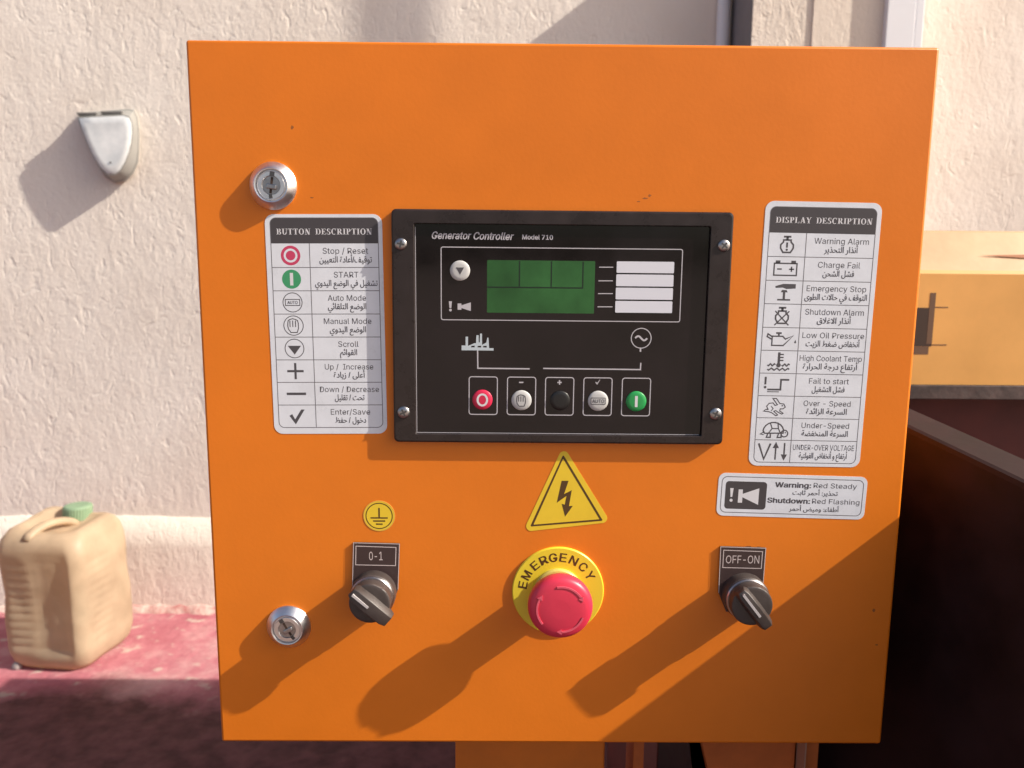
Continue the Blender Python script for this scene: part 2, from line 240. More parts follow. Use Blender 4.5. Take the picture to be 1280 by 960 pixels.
    's': (182, '91 -4 56 2 31 19 18 47 47 53 62 30 91 23 122 31 134 51 127 68 106 78 75 85 36 104 23 137 33 166 58 185 94 192 127 186 149 170 162 145 134 139 121 158 94 166 65 158 54 139 62 122 86 111 115 105 153 86 166 53 156 24 130 3', '15 17 16 15 18 17 14 18 15 14 22 18 22 21 18 21 19 18 14 23 22 13 23 14 13 24 23 20 19 21 13 25 24 12 25 13 12 26 25 12 27 26 12 28 27 11 28 12 11 10 28 10 29 28 9 29 10 8 29 9 3 5 4 8 30 29 7 30 8 2 5 3 6 30 7 2 6 5 6 31 30 2 31 6 1 31 2 1 0 31'),
    't': (114, '102 190 102 164 3 164 3 190 32 236 63 236 63 49 68 31 85 25 93 26 101 27 107 1 96 -1 84 -2 46 11 32 46', '15 5 4 15 6 5 2 0 3 2 1 0 15 7 6 14 7 15 14 8 7 9 11 10 8 11 9 14 11 8 13 11 14 13 12 11'),
    'u': (205, '91 -3 57 5 35 29 26 69 26 190 57 190 57 72 68 37 100 25 125 31 142 48 148 76 148 190 179 190 179 0 149 0 149 46 154 46 129 8', '3 5 4 3 6 5 11 13 12 11 14 13 10 17 11 17 14 11 3 7 6 2 7 3 9 16 10 16 17 10 9 15 16 18 14 17 2 8 7 8 15 9 1 8 2 1 18 8 18 15 8 1 0 18 15 14 18'),
    'v': (195, '81 0 9 190 42 190 83 78 93 43 103 10 92 10 101 43 112 78 152 190 186 190 113 0', '0 2 1 0 3 2 8 10 9 8 11 10 0 4 3 7 11 8 0 6 4 6 5 4 6 11 7 0 11 6'),
    'w': (284, '69 0 11 190 44 190 67 107 77 68 88 21 82 21 93 67 103 107 126 190 158 190 181 107 191 68 201 21 196 21 206 68 217 107 240 190 272 190 215 0 184 0 159 86 152 112 145 140 138 169 145 169 138 140 131 112 124 86 99 0', '0 2 1 0 3 2 8 24 9 24 10 9 24 25 10 25 11 10 16 18 17 16 19 18 8 26 24 26 23 24 26 23 25 23 11 25 8 27 26 22 11 23 21 11 22 8 28 27 0 4 3 7 28 8 21 12 11 15 19 16 7 29 28 20 12 21 0 6 4 6 5 4 20 14 12 14 13 12 14 19 15 6 29 7 0 29 6 20 19 14'),
    'y': (195, '24 -69 31 -43 36 -44 52 -44 65 -37 75 -18 81 -1 9 190 42 190 83 78 93 43 103 10 92 10 101 43 112 78 153 190 186 190 102 -29 88 -54 70 -68 46 -73 32 -72', '6 8 7 6 9 8 14 16 15 14 17 16 6 10 9 13 11 14 11 17 14 12 11 13 6 11 10 6 17 11 5 17 6 4 17 5 4 18 17 3 18 4 0 2 1 0 3 2 0 18 3 0 19 18 0 20 19 21 20 0'),
}

_gl = {}
def glyphs(body, bold=0.0, shear=0.0):
    if not all(c in GLYPH or c == ' ' for c in body): return joined_glyphs(body)
    key = (body, shear)
    if key not in _gl:
        x = 0; vs, fs = [], []
        for c in body:
            if c == ' ': x += .19; continue
            adv, v, t = GLYPH[c]; v = [int(i) / 500 for i in v.split()]; t = [int(i) for i in t.split()]; b = len(vs)
            vs += [(v[i] + x + v[i + 1] * shear, v[i + 1]) for i in range(0, len(v), 2)]
            fs += [(b + t[i], b + t[i + 1], b + t[i + 2]) for i in range(0, len(t), 3)]
            x += adv / 500
        xs = [v[0] for v in vs]; _gl[key] = (vs, fs, (min(xs), max(xs)))
    return _gl[key]
def joined_glyphs(body, bold=0.0, shear=0.0):
    key = (body, bold, shear, 0)
    if key not in _gl:
        c = bpy.data.curves.new("lettering", 'FONT'); c.body = body; c.offset = bold; c.shear = shear
        c.resolution_u = 3
        o = bpy.data.objects.new("lettering", c); COL.objects.link(o)
        dg = bpy.context.evaluated_depsgraph_get()
        me = o.evaluated_get(dg).to_mesh()
        vs = [(v.co.x, v.co.y) for v in me.vertices]; fs = [tuple(p.vertices) for p in me.polygons]
        o.evaluated_get(dg).to_mesh_clear()
        bpy.data.objects.remove(o, do_unlink=True); bpy.data.curves.remove(c)
        xs = [v[0] for v in vs]
        _gl[key] = (vs, fs, (min(xs), max(xs)))
    return _gl[key]

# Arabic letters joined by hand (presentation forms, laid out right to left)
_AR = {}
for ch, cp, n in (('ء', 0xFE80, 1), ('آ', 0xFE81, 2), ('أ', 0xFE83, 2), ('إ', 0xFE87, 2), ('ئ', 0xFE89, 4), ('ا', 0xFE8D, 2),
                  ('ب', 0xFE8F, 4), ('ة', 0xFE93, 2), ('ت', 0xFE95, 4), ('ث', 0xFE99, 4), ('ج', 0xFE9D, 4), ('ح', 0xFEA1, 4),
                  ('خ', 0xFEA5, 4), ('د', 0xFEA9, 2), ('ذ', 0xFEAB, 2), ('ر', 0xFEAD, 2), ('ز', 0xFEAF, 2), ('س', 0xFEB1, 4),
                  ('ش', 0xFEB5, 4), ('ص', 0xFEB9, 4), ('ض', 0xFEBD, 4), ('ط', 0xFEC1, 4), ('ظ', 0xFEC5, 4), ('ع', 0xFEC9, 4),
                  ('غ', 0xFECD, 4), ('ف', 0xFED1, 4), ('ق', 0xFED5, 4), ('ك', 0xFED9, 4), ('ل', 0xFEDD, 4), ('م', 0xFEE1, 4),
                  ('ن', 0xFEE5, 4), ('ه', 0xFEE9, 4), ('و', 0xFEED, 2), ('ى', 0xFEEF, 2), ('ي', 0xFEF1, 4)):
    _AR[ch] = (cp, n)
_LA = {'ا': 0xFEFB, 'أ': 0xFEF7, 'إ': 0xFEF9}
def arabic(t):
    res = []; prev = False; i = 0
    while i < len(t):
        c = t[i]
        if c == 'ل' and i + 1 < len(t) and t[i + 1] in _LA:
            res.append(chr(_LA[t[i + 1]] + (1 if prev else 0))); prev = False; i += 2; continue
        if c in _AR:
            cp, n = _AR[c]
            nxt = i + 1 < len(t) and t[i + 1] in _AR and _AR[t[i + 1]][1] >= 2
            if n == 4: k = (3 if nxt else 1) if prev else (2 if nxt else 0)
            elif n == 2: k = 1 if prev else 0
            else: k = 0
            res.append(chr(cp + k)); prev = (n == 4)
        else:
            res.append(c); prev = False
        i += 1
    return ''.join(res[::-1])

# bold roman capitals with serifs, drawn as strokes on a 1-high cell
def serif_word(mb, fr, word, x0, x1, base, cap, h, m):
    T, t = 0.2, 0.075
    def rect(a0, b0, a1, b1): return [(a0, b0), (a1, b0), (a1, b1), (a0, b1)]
    def stem(x, lo=0, hi=1, s=0.11):
        r = [rect(x, lo, x + T, hi)]
        if lo == 0: r.append(rect(x - s, 0, x + T + s, t * .8))
        if hi == 1: r.append(rect(x - s, 1 - t * .8, x + T + s, 1))
        return r
    def diag(xa, ya, xb, yb, w): return [[(xa - w / 2, ya), (xa + w / 2, ya), (xb + w / 2, yb), (xb - w / 2, yb)]]
    def bowl(xc, yc, rx, ry, a0, a1, n=14):
        p = []
        for i in range(n):
            q = []
            for k in (i, i + 1):
                a = R(a0 + (a1 - a0) * k / n)
                w = t + (T - t) * abs(math.cos(a)) ** 1.5
                q.append(((xc + rx * math.cos(a), yc + ry * math.sin(a)), (xc + (rx - w) * math.cos(a), yc + (ry - min(w, .085)) * math.sin(a))))
            p.append([q[0][0], q[1][0], q[1][1], q[0][1]])
        return p
    G = {
        'B': (.78, stem(.12) + [rect(.3, 1 - t, .45, 1), rect(.3, .5, .45, .5 + t), rect(.3, 0, .45, t)] + bowl(.42, .77, .26, .23, -90, 90) + bowl(.43, .27, .31, .27, -90, 90)),
        'U': (.85, [rect(.12, .3, .12 + T, 1), rect(.02, .94, .42, 1), rect(.68, .3, .75, 1), rect(.58, .94, .86, 1)] + bowl(.435, .32, .315, .32, 180, 360)),
        'T': (.78, stem(.3, 0, .98) + [rect(.04, 1 - t, .76, 1), rect(.04, .74, .1, 1), rect(.7, .74, .76, 1)]),
        'O': (.88, bowl(.44, .5, .4, .5, 0, 360, 28)),
        'N': (.9, [rect(.14, 0, .2, 1), rect(.03, 0, .32, .06), rect(.02, .94, .3, 1), rect(.7, 0, .76, 1), rect(.58, .94, .88, 1)] + diag(.2, 1, .68, 0, .26)),
        'D': (.86, stem(.12) + [rect(.3, 1 - t, .42, 1), rect(.3, 0, .42, t)] + bowl(.4, .5, .42, .5, -90, 90, 18)),
        'E': (.76, stem(.12) + [rect(.3, 1 - t, .68, 1), rect(.3, 0, .72, t), rect(.3, .47, .52, .47 + t), rect(.62, .74, .68, 1), rect(.66, 0, .72, .28), rect(.48, .36, .54, .64)]),
        'S': (.64, bowl(.32, .75, .26, .25, 60, 270) + bowl(.31, .26, .29, .26, -120, 90) + [rect(.5, .68, .56, 1), rect(.05, 0, .11, .32)]),
        'C': (.82, bowl(.44, .5, .4, .5, 55, 305, 22) + [rect(.66, .66, .72, 1)]),
        'R': (.86, stem(.12) + [rect(.3, 1 - t, .45, 1), rect(.3, .46, .45, .46 + t)] + bowl(.42, .73, .28, .27, -90, 90) + diag(.46, .48, .74, 0, .22) + [rect(.64, 0, .9, .06)]),
        'I': (.46, stem(.13)),
        'P': (.74, stem(.12) + [rect(.3, 1 - t, .42, 1), rect(.3, .44, .42, .44 + t)] + bowl(.4, .72, .29, .28, -90, 90)),
        'L': (.74, stem(.12) + [rect(.3, 0, .68, t), rect(.64, 0, .7, .3)]),
        'A': (.88, diag(.44, 1, .72, 0, .22) + diag(.42, .96, .16, 0, .08) + [rect(.26, .3, .6, .37), rect(.04, 0, .3, .06), rect(.54, 0, .88, .06)]),
        'Y': (.86, stem(.34, 0, .5) + diag(.16, 1, .44, .46, .22) + diag(.72, 1, .5, .46, .08) + [rect(.02, .94, .36, 1), rect(.6, .94, .86, 1)]),
        ' ': (.62, []),
    }
    tot = sum(G[c][0] + .06 for c in word) - .06
    k = (x1 - x0) / tot; x = x0
    for c in word:
        w, polys = G[c]
        for p in polys:
            mb.flat(fr, [(x + a * k, base - b * cap) for a, b in p], h, m)
        x += (w + .06) * k

def setp(o, label=None, cat=None, group=None, kind=None):
    if label: o['label'] = label
    if cat: o['category'] = cat
    if group: o['group'] = group
    if kind: o['kind'] = kind
    return o
def empty(name, loc, label, cat, group=None):
    o = bpy.data.objects.new(name, None); COL.objects.link(o); o.location = loc; o.empty_display_size = .05
    return setp(o, label, cat, group)
def adopt(root, *objs):
    """parents world-space meshes to a root that stands elsewhere without moving them"""
    inv = Matrix.Translation(root.location).inverted()
    for o in objs:
        o.parent = root
        o.data.transform(inv)

# ------------------------------------------------------------------ materials
def mat(name, col, rough=0.5, metal=0.0, spec=0.5, vary=0.0, vscale=8.0, col2=None, bump=0.0, bscale=60.0, rvary=0.0, coat=0.0, trans=0.0, sss=0.0):
    m = bpy.data.materials.new(name); m.use_nodes = True
    N, L = m.node_tree.nodes, m.node_tree.links
    b = N['Principled BSDF']
    b.inputs['Base Color'].default_value = (*col, 1); b.inputs['Roughness'].default_value = rough
    b.inputs['Metallic'].default_value = metal; b.inputs['Specular IOR Level'].default_value = spec
    b.inputs['Coat Weight'].default_value = coat; b.inputs['Coat Roughness'].default_value = .2
    if sss:
        b.inputs['Subsurface Weight'].default_value = sss; b.inputs['Subsurface Radius'].default_value = (.05, .03, .016); b.inputs['Subsurface Scale'].default_value = 1
    tc = N.new('ShaderNodeTexCoord')
    if vary or rvary:
        nz = N.new('ShaderNodeTexNoise'); nz.inputs['Scale'].default_value = vscale; nz.inputs['Detail'].default_value = 8; nz.inputs['Roughness'].default_value = .62
        L.new(tc.outputs['Object'], nz.inputs['Vector'])
        if vary:
            rp = N.new('ShaderNodeValToRGB')
            c2 = col2 or tuple(min(1, c * (1 + vary)) for c in col)
            c1 = col if col2 else tuple(c * (1 - vary) for c in col)
            rp.color_ramp.elements[0].position = .32; rp.color_ramp.elements[0].color = (*c1, 1)
            rp.color_ramp.elements[1].position = .68; rp.color_ramp.elements[1].color = (*c2, 1)
            L.new(nz.outputs['Fac'], rp.inputs['Fac']); L.new(rp.outputs['Color'], b.inputs['Base Color'])
        if rvary:
            mr = N.new('ShaderNodeMapRange'); mr.inputs['From Min'].default_value = .3; mr.inputs['From Max'].default_value = .7
            mr.inputs['To Min'].default_value = max(.02, rough - rvary); mr.inputs['To Max'].default_value = min(1, rough + rvary)
            L.new(nz.outputs['Fac'], mr.inputs['Value']); L.new(mr.outputs['Result'], b.inputs['Roughness'])
    if bump:
        bz = N.new('ShaderNodeTexNoise'); bz.inputs['Scale'].default_value = bscale; bz.inputs['Detail'].default_value = 6
        bp = N.new('ShaderNodeBump'); bp.inputs['Strength'].default_value = 1; bp.inputs['Distance'].default_value = bump
        L.new(tc.outputs['Object'], bz.inputs['Vector']); L.new(bz.outputs['Fac'], bp.inputs['Height']); L.new(bp.outputs['Normal'], b.inputs['Normal'])
    return m

def plaster(name, c1, c2, amp=1.0):
    m = bpy.data.materials.new(name); m.use_nodes = True
    N, L = m.node_tree.nodes, m.node_tree.links; b = N['Principled BSDF']
    b.inputs['Roughness'].default_value = .95; b.inputs['Specular IOR Level'].default_value = .15
    tc = N.new('ShaderNodeTexCoord')
    big = N.new('ShaderNodeTexNoise'); big.inputs['Scale'].default_value = 3.5; big.inputs['Detail'].default_value = 7
    rp = N.new('ShaderNodeValToRGB'); rp.color_ramp.elements[0].position = .33; rp.color_ramp.elements[0].color = (*c1, 1)
    rp.color_ramp.elements[1].position = .67; rp.color_ramp.elements[1].color = (*c2, 1)
    L.new(tc.outputs['Object'], big.inputs['Vector']); L.new(big.outputs['Fac'], rp.inputs['Fac']); L.new(rp.outputs['Color'], b.inputs['Base Color'])
    # trowel drags, grains and pits
    prev = None
    for sc, vec, dist in ((22, (1, 1, .55), .0040), (75, (1, 1, .8), .0024), (190, (1, 1, 1), .0014)):
        mp = N.new('ShaderNodeMapping'); mp.inputs['Scale'].default_value = vec
        if sc == 28: mp.inputs['Rotation'].default_value = (0, R(35), 0)
        nz = N.new('ShaderNodeTexNoise'); nz.inputs['Scale'].default_value = sc; nz.inputs['Detail'].default_value = 5; nz.inputs['Roughness'].default_value = .6
        nz.inputs['Distortion'].default_value = .6
        bp = N.new('ShaderNodeBump'); bp.inputs['Strength'].default_value = 1; bp.inputs['Distance'].default_value = dist * amp
        L.new(tc.outputs['Object'], mp.inputs['Vector']); L.new(mp.outputs['Vector'], nz.inputs['Vector']); L.new(nz.outputs['Fac'], bp.inputs['Height'])
        if prev: L.new(prev.outputs['Normal'], bp.inputs['Normal'])
        prev = bp
    gz = N.new('ShaderNodeTexNoise'); gz.inputs['Scale'].default_value = 24; gz.inputs['Detail'].default_value = 3; gz.inputs['Distortion'].default_value = 1.6
    gr = N.new('ShaderNodeValToRGB'); gr.color_ramp.elements[0].position = .58; gr.color_ramp.elements[1].position = .76
    gm = N.new('ShaderNodeMapping'); gm.inputs['Rotation'].default_value = (0, R(-28), 0); gm.inputs['Scale'].default_value = (1.3, 1, .75); gm.inputs['Location'].default_value = (3.1, 0, 1.7)
    gb = N.new('ShaderNodeBump'); gb.invert = True; gb.inputs['Distance'].default_value = .0018 * amp
    L.new(tc.outputs['Object'], gm.inputs['Vector']); L.new(gm.outputs['Vector'], gz.inputs['Vector']); L.new(gz.outputs['Fac'], gr.inputs['Fac']); L.new(gr.outputs['Color'], gb.inputs['Height'])
    L.new(prev.outputs['Normal'], gb.inputs['Normal'])
    L.new(gb.outputs['Normal'], b.inputs['Normal'])
    return m

ORANGE = mat('orange_powder_coat', (.74, .186, .010), .33, spec=.42, vary=.08, vscale=7, bump=.00006, bscale=420, rvary=.06)
ORANGE_DULL = mat('orange_paint_dusty', (.70, .19, .015), .6, vary=.12, vscale=14, rvary=.1)
DARK_GAP = mat('rubber_gasket', (.02, .018, .018), .8)
CHROME = mat('worn_chrome', (.82, .80, .80), .33, metal=1, rvary=.08, vscale=160)
STEEL = mat('brushed_steel', (.42, .40, .40), .33, metal=1, vary=.15, vscale=300)
DARK_STEEL = mat('dark_steel', (.12, .115, .115), .45, metal=.8)
VINYL = mat('white_vinyl', (.70, .715, .765), .32, vary=.05, vscale=75, rvary=.1)
INK = mat('grey_black_ink', (.075, .068, .075), .5)
INK_THIN = mat('thin_grey_ink', (.14, .13, .14), .5)
HEADER = mat('charcoal_header_ink', (.06, .052, .056), .4)
PRINT_WHITE = mat('white_print', (.68, .66, .68), .5)
BEZEL = mat('black_bezel_plastic', (.026, .018, .017), .30, spec=.4, vary=.25, vscale=60, rvary=.1, bump=.00002, bscale=900)
OVERLAY = mat('black_overlay_film', (.008, .005, .006), .12, spec=.5, rvary=.06, vary=.4, vscale=22)
LCD = mat('green_lcd', (.028, .105, .030), .25, spec=.35, vary=.3, vscale=26)
LCD_LINE = mat('lcd_grid_line', (.004, .016, .006), .4)
LINE_GREY = mat('light_grey_print_and_glint', (.50, .47, .50), .5)
TINT = mat('pale_blue_print', (.50, .56, .60), .5)
BAR_WHITE = mat('white_indicator_strip', (.68, .68, .74), .4)
BTN_RED = mat('red_key', (.62, .02, .07), .4)
BTN_GREEN = mat('green_key', (.02, .30, .075), .4)
BTN_WHITE = mat('pale_key', (.52, .51, .50), .42, vary=.05, vscale=200)
BTN_BLACK = mat('black_key', (.012, .011, .011), .4)
RED_INK = mat('red_label_ink', (.55, .05, .12), .5)
GREEN_INK = mat('green_label_ink', (.05, .30, .13), .5)
YELLOW = mat('yellow_sticker', (.80, .55, .03), .4, vary=.05, vscale=50)
YELLOW_EDGE = mat('yellow_sticker_rim', (.72, .42, .06), .4)
YELLOW_PLASTIC = mat('yellow_plastic', (.80, .62, .035), .4)
BROWN_INK = mat('brown_black_ink', (.085, .040, .008), .5)
RED_PLASTIC = mat('red_plastic', (.66, .035, .075), .38, spec=.5, vary=.06, vscale=40)
BLACK_PLASTIC = mat('black_switch_plastic', (.055, .042, .038), .45, spec=.6, vary=.2, vscale=80, rvary=.08)
PLATE_BROWN = mat('dark_nameplate', (.050, .028, .026), .45)
SILVER_LINE = mat('silver_engraving', (.60, .50, .48), .4)
WHITE_PAINT = mat('white_pointer_paint', (.52, .48, .48), .5)
WALL = plaster('cream_plaster', (.79, .70, .62), (.875, .795, .72), .6)
WALL2 = plaster('rough_cream_plaster', (.72, .63, .55), (.80, .71, .63), .8)
WALL_SMOOTH = plaster('smooth_cream_plaster', (.76, .66, .57), (.80, .71, .62), .4)
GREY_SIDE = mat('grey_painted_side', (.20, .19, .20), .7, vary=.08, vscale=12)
PVC = mat('white_pvc', (.80, .80, .84), .35, vary=.02)
GLAZE = mat('white_glazed_shade', (.62, .64, .65), .14, vary=.1, vscale=14, col2=(.92, .92, .91), coat=1)
FIX_GREY = mat('grey_lamp_frame', (.30, .29, .27), .4)
FIX_DARK = mat('dark_lamp_slot', (.16, .15, .14), .6)
CAN = mat('yellowed_polyethylene', (.58, .45, .31), .5, vary=.2, vscale=9, rvary=.1, bump=.0015, bscale=18)
def thin_shell(m, amount, col):
    N, L = m.node_tree.nodes, m.node_tree.links
    t = N.new('ShaderNodeBsdfTranslucent'); t.inputs['Color'].default_value = (*col, 1)
    x = N.new('ShaderNodeMixShader'); x.inputs['Fac'].default_value = amount
    o = [n for n in N if n.type == 'OUTPUT_MATERIAL'][0]
    L.new(N['Principled BSDF'].outputs[0], x.inputs[1]); L.new(t.outputs[0], x.inputs[2]); L.new(x.outputs[0], o.inputs['Surface'])
thin_shell(CAN, .38, (.72, .52, .33))
CAN_GREEN = mat('green_cap_plastic', (.21, .31, .19), .55, vary=.1)
CREAM_STEEL = mat('cream_painted_steel', (.72, .37, .10), .42, vary=.12, vscale=7, rvary=.1)
CREAM_TOP = mat('pale_upper_steel', (.56, .36, .19), .5, vary=.15, vscale=9, bump=.0006, bscale=30)
HOLE = mat('dark_cut_hole', (.05, .026, .016), .8)
RUST = mat('rusty_dark_lip', (.07, .045, .04), .75, vary=.5, vscale=45, bump=.001, bscale=60)
MAROON = mat('dark_maroon_steel', (.12, .020, .015), .6, vary=.3, vscale=10)
PLATE_TOP = mat('worn_black_steel', (.022, .010, .010), .6, spec=.2, vary=.4, vscale=30, rvary=.1)
SCUFF = mat('dark_scuff', (.30, .09, .015), .6)

def floor_material():
    m = bpy.data.materials.new('red_painted_concrete'); m.use_nodes = True
    N, L = m.node_tree.nodes, m.node_tree.links; b = N['Principled BSDF']
    b.inputs['Roughness'].default_value = .8; b.inputs['Specular IOR Level'].default_value = .3
    tc = N.new('ShaderNodeTexCoord')
    n1 = N.new('ShaderNodeTexNoise'); n1.inputs['Scale'].default_value = 5; n1.inputs['Detail'].default_value = 9; n1.inputs['Roughness'].default_value = .65
    n2 = N.new('ShaderNodeTexNoise'); n2.inputs['Scale'].default_value = 26; n2.inputs['Detail'].default_value = 7
    r1 = N.new('ShaderNodeValToRGB'); e = r1.color_ramp.elements
    e[0].position = .36; e[0].color = (.34, .095, .12, 1); e[1].position = .62; e[1].color = (.50, .27, .27, 1)
    x = e.new(.5); x.color = (.42, .15, .175, 1)
    r2 = N.new('ShaderNodeValToRGB'); r2.color_ramp.elements[0].position = .60; r2.color_ramp.elements[1].position = .74
    mx = N.new('ShaderNodeMixRGB'); mx.inputs['Color2'].default_value = (.50, .40, .34, 1)
    L.new(tc.outputs['Object'], n1.inputs['Vector']); L.new(tc.outputs['Object'], n2.inputs['Vector'])
    L.new(n1.outputs['Fac'], r1.inputs['Fac']); L.new(n2.outputs['Fac'], r2.inputs['Fac'])
    L.new(r2.outputs['Color'], mx.inputs['Fac']); L.new(r1.outputs['Color'], mx.inputs['Color1'])
    # bare dusty concrete away from the painted strip along the wall
    sx = N.new('ShaderNodeSeparateXYZ'); L.new(tc.outputs['Object'], sx.inputs[0])
    ad = N.new('ShaderNodeMath'); ad.operation = 'ADD'; L.new(sx.outputs['Y'], ad.inputs[0])
    ml = N.new('ShaderNodeMath'); ml.operation = 'MULTIPLY'; ml.inputs[1].default_value = .5; L.new(n1.outputs['Fac'], ml.inputs[0]); L.new(ml.outputs[0], ad.inputs[1])
    mr = N.new('ShaderNodeMapRange'); mr.inputs['From Min'].default_value = -1.3; mr.inputs['From Max'].default_value = -1.1
    L.new(ad.outputs[0], mr.inputs['Value'])
    # near floor's shade painted in dark maroon, oily stains along its edge
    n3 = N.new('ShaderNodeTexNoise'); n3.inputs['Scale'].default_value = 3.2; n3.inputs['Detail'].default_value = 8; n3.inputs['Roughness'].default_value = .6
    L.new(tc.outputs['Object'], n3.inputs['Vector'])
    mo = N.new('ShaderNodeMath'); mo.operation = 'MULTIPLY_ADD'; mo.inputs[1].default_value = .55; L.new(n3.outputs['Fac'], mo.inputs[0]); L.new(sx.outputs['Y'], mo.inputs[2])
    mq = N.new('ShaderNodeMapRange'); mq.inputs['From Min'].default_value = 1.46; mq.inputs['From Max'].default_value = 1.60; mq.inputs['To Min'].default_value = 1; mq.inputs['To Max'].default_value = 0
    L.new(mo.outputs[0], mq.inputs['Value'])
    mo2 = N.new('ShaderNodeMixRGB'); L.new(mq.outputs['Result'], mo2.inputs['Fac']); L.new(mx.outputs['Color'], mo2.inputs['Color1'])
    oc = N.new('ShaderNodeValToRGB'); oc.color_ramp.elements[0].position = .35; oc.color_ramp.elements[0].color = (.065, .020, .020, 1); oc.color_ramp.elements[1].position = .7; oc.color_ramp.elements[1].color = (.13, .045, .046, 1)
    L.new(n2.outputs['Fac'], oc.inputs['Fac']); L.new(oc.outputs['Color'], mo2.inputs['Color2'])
    m2 = N.new('ShaderNodeMixRGB'); m2.inputs['Color1'].default_value = (.30, .24, .20, 1)
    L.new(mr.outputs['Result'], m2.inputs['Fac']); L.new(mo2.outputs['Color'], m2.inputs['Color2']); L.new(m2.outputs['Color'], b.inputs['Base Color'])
    bp = N.new('ShaderNodeBump'); bp.inputs['Distance'].default_value = .006
    L.new(n2.outputs['Fac'], bp.inputs['Height']); L.new(bp.outputs['Normal'], b.inputs['Normal'])
    return m
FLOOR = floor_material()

# ------------------------------------------------------------------ setting: ground and wall
GZ = -0.90
WY = 1.70                                   # face of the wall
rnd = random.Random(4)
mb = MB()
S = 120
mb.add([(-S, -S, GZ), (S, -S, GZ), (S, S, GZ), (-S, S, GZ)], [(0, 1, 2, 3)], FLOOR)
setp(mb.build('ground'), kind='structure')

mb = MB()
mb.box((-7, WY, GZ), (7, WY + .2, 2.3), WALL)
wall = mb.build('wall')
setp(wall, 'long cream wall of rough plaster behind the orange cabinet', 'wall', kind='thing')
# skirting: a low step with a sloping top, its foot crumbling onto the floor
mb = MB()
xs = [-4 + i * .02 for i in range(401)]
prof = []
for x in xs:
    w = noise.noise((x * 5, 3, 0)) * .006 + noise.noise((x * 21, 7, 0)) * .003
    prof.append([(x, WY + .01, GZ + .275 + w), (x, WY - .008, GZ + .268 + w), (x, WY - .027 + w * .5, GZ + .205 + w * 1.5), (x, WY - .030 + w * .5, GZ + .19), (x, WY - .032 + w * .6, GZ + .0)])
vs = [p for r in prof for p in r]; k = 5
fs = [(i * k + j, (i + 1) * k + j, (i + 1) * k + j + 1, i * k + j + 1) for i in range(len(xs) - 1) for j in range(k - 1)]
mb.add(vs, fs, WALL2, True)
mb.build('skirting', wall)
mb = MB()
prof = []
FLAKE = mat('red_stained_rubble', (.36, .10, .10), .9, vary=.3, vscale=26, col2=(.66, .54, .47), bump=.004, bscale=50)
for x in xs:
    a = max(0, noise.noise((x * 7, 11, 0)) * .5 + noise.noise((x * 24, 2, 0)) * .4 + .42)
    d = .006 + .04 * a * a; hgt = .004 + .034 * max(0, a + .3 * noise.noise((x * 60, 0, 4)))
    prof.append([(x, WY - .030, GZ + hgt), (x, WY - .036 - d * .35, GZ + hgt * .8), (x, WY - .036 - d, GZ - .002)])
vs = [p for r in prof for p in r]; k = 3
fs = [(i * k + j, (i + 1) * k + j, (i + 1) * k + j + 1, i * k + j + 1) for i in range(len(xs) - 1) for j in range(k - 1)]
mb.add(vs, fs, FLAKE, True)
mb.build('crumbled_foot', wall)
# pilaster that stands out of the wall on the right
PY = WY - .18
x0, x1 = at(941, 20, PY).x, at(1157, 20, PY).x
ztop = at(900, -195, PY).z
mb = MB(); mb.box((x0, PY, GZ), (x1, WY + .01, ztop), WALL2)
xm = at(1016, 20, PY).x
pil = mb.build('pilaster', wall)
mb = MB(); mb.box((xm, PY - .004, GZ), (x1 + .001, PY + .01, ztop + .001), WALL_SMOOTH); mb.build('smooth_plaster_coat', pil)
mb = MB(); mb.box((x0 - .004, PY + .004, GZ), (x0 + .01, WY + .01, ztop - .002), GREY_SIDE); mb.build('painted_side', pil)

# white trunking on the pilaster, white pipe in the corner
xa, xb = at(1108, 20, PY - .02).x, at(1155, 20, PY - .02).x
mb = MB()
mb.box((xa, PY - .024, GZ + .02), (xb - .022, PY - .004, ztop - .02), PVC)
mb.box((xb - .019, PY - .021, GZ + .02), (xb, PY - .004, ztop - .02), PVC)
mb.box((xa + .01, PY - .014, GZ + .02), (xb - .01, PY - .0045, ztop - .02), PVC)
setp(mb.build('cable_trunking', bevel=.002), 'white plastic cable trunking with a lid seam running up the pilaster', 'trunking')
mb = MB()
xc = at(904.5, 20, WY - .02).x
fr = Fr((xc, WY - .018, GZ + .02), (1, 0, 0), (0, 1, 0), (0, 0, 1))
mb.lathe(fr, [(.0165, 0), (.0165, 1.0), (.0165, ztop - GZ)], PVC, 32)
setp(mb.build('conduit_pipe'), 'slim white pipe in the shaded corner left of the pilaster', 'pipe')

# unseen post added at right to throw the band of shade on the wall
wl0, wl1 = at(437, 20, WY), at(545, 20, WY); py_ = 1.12
k = SUN.x / -SUN.y
px_ = (wl0.x + wl1.x) / 2 + k * (WY - py_)
mb = MB(); hw = (wl1.x - wl0.x) / (1 + k) / 2
mb.box((px_ - hw, py_ - hw, GZ), (px_ + hw, py_ + hw, 4.2), DARK_STEEL); mb.box((px_ - .09, py_ - .09, GZ), (px_ + .09, py_ + .09, GZ + .012), DARK_STEEL)
setp(mb.build('shade_post'), 'unseen square post added to cast the band of shade on the wall', 'post')

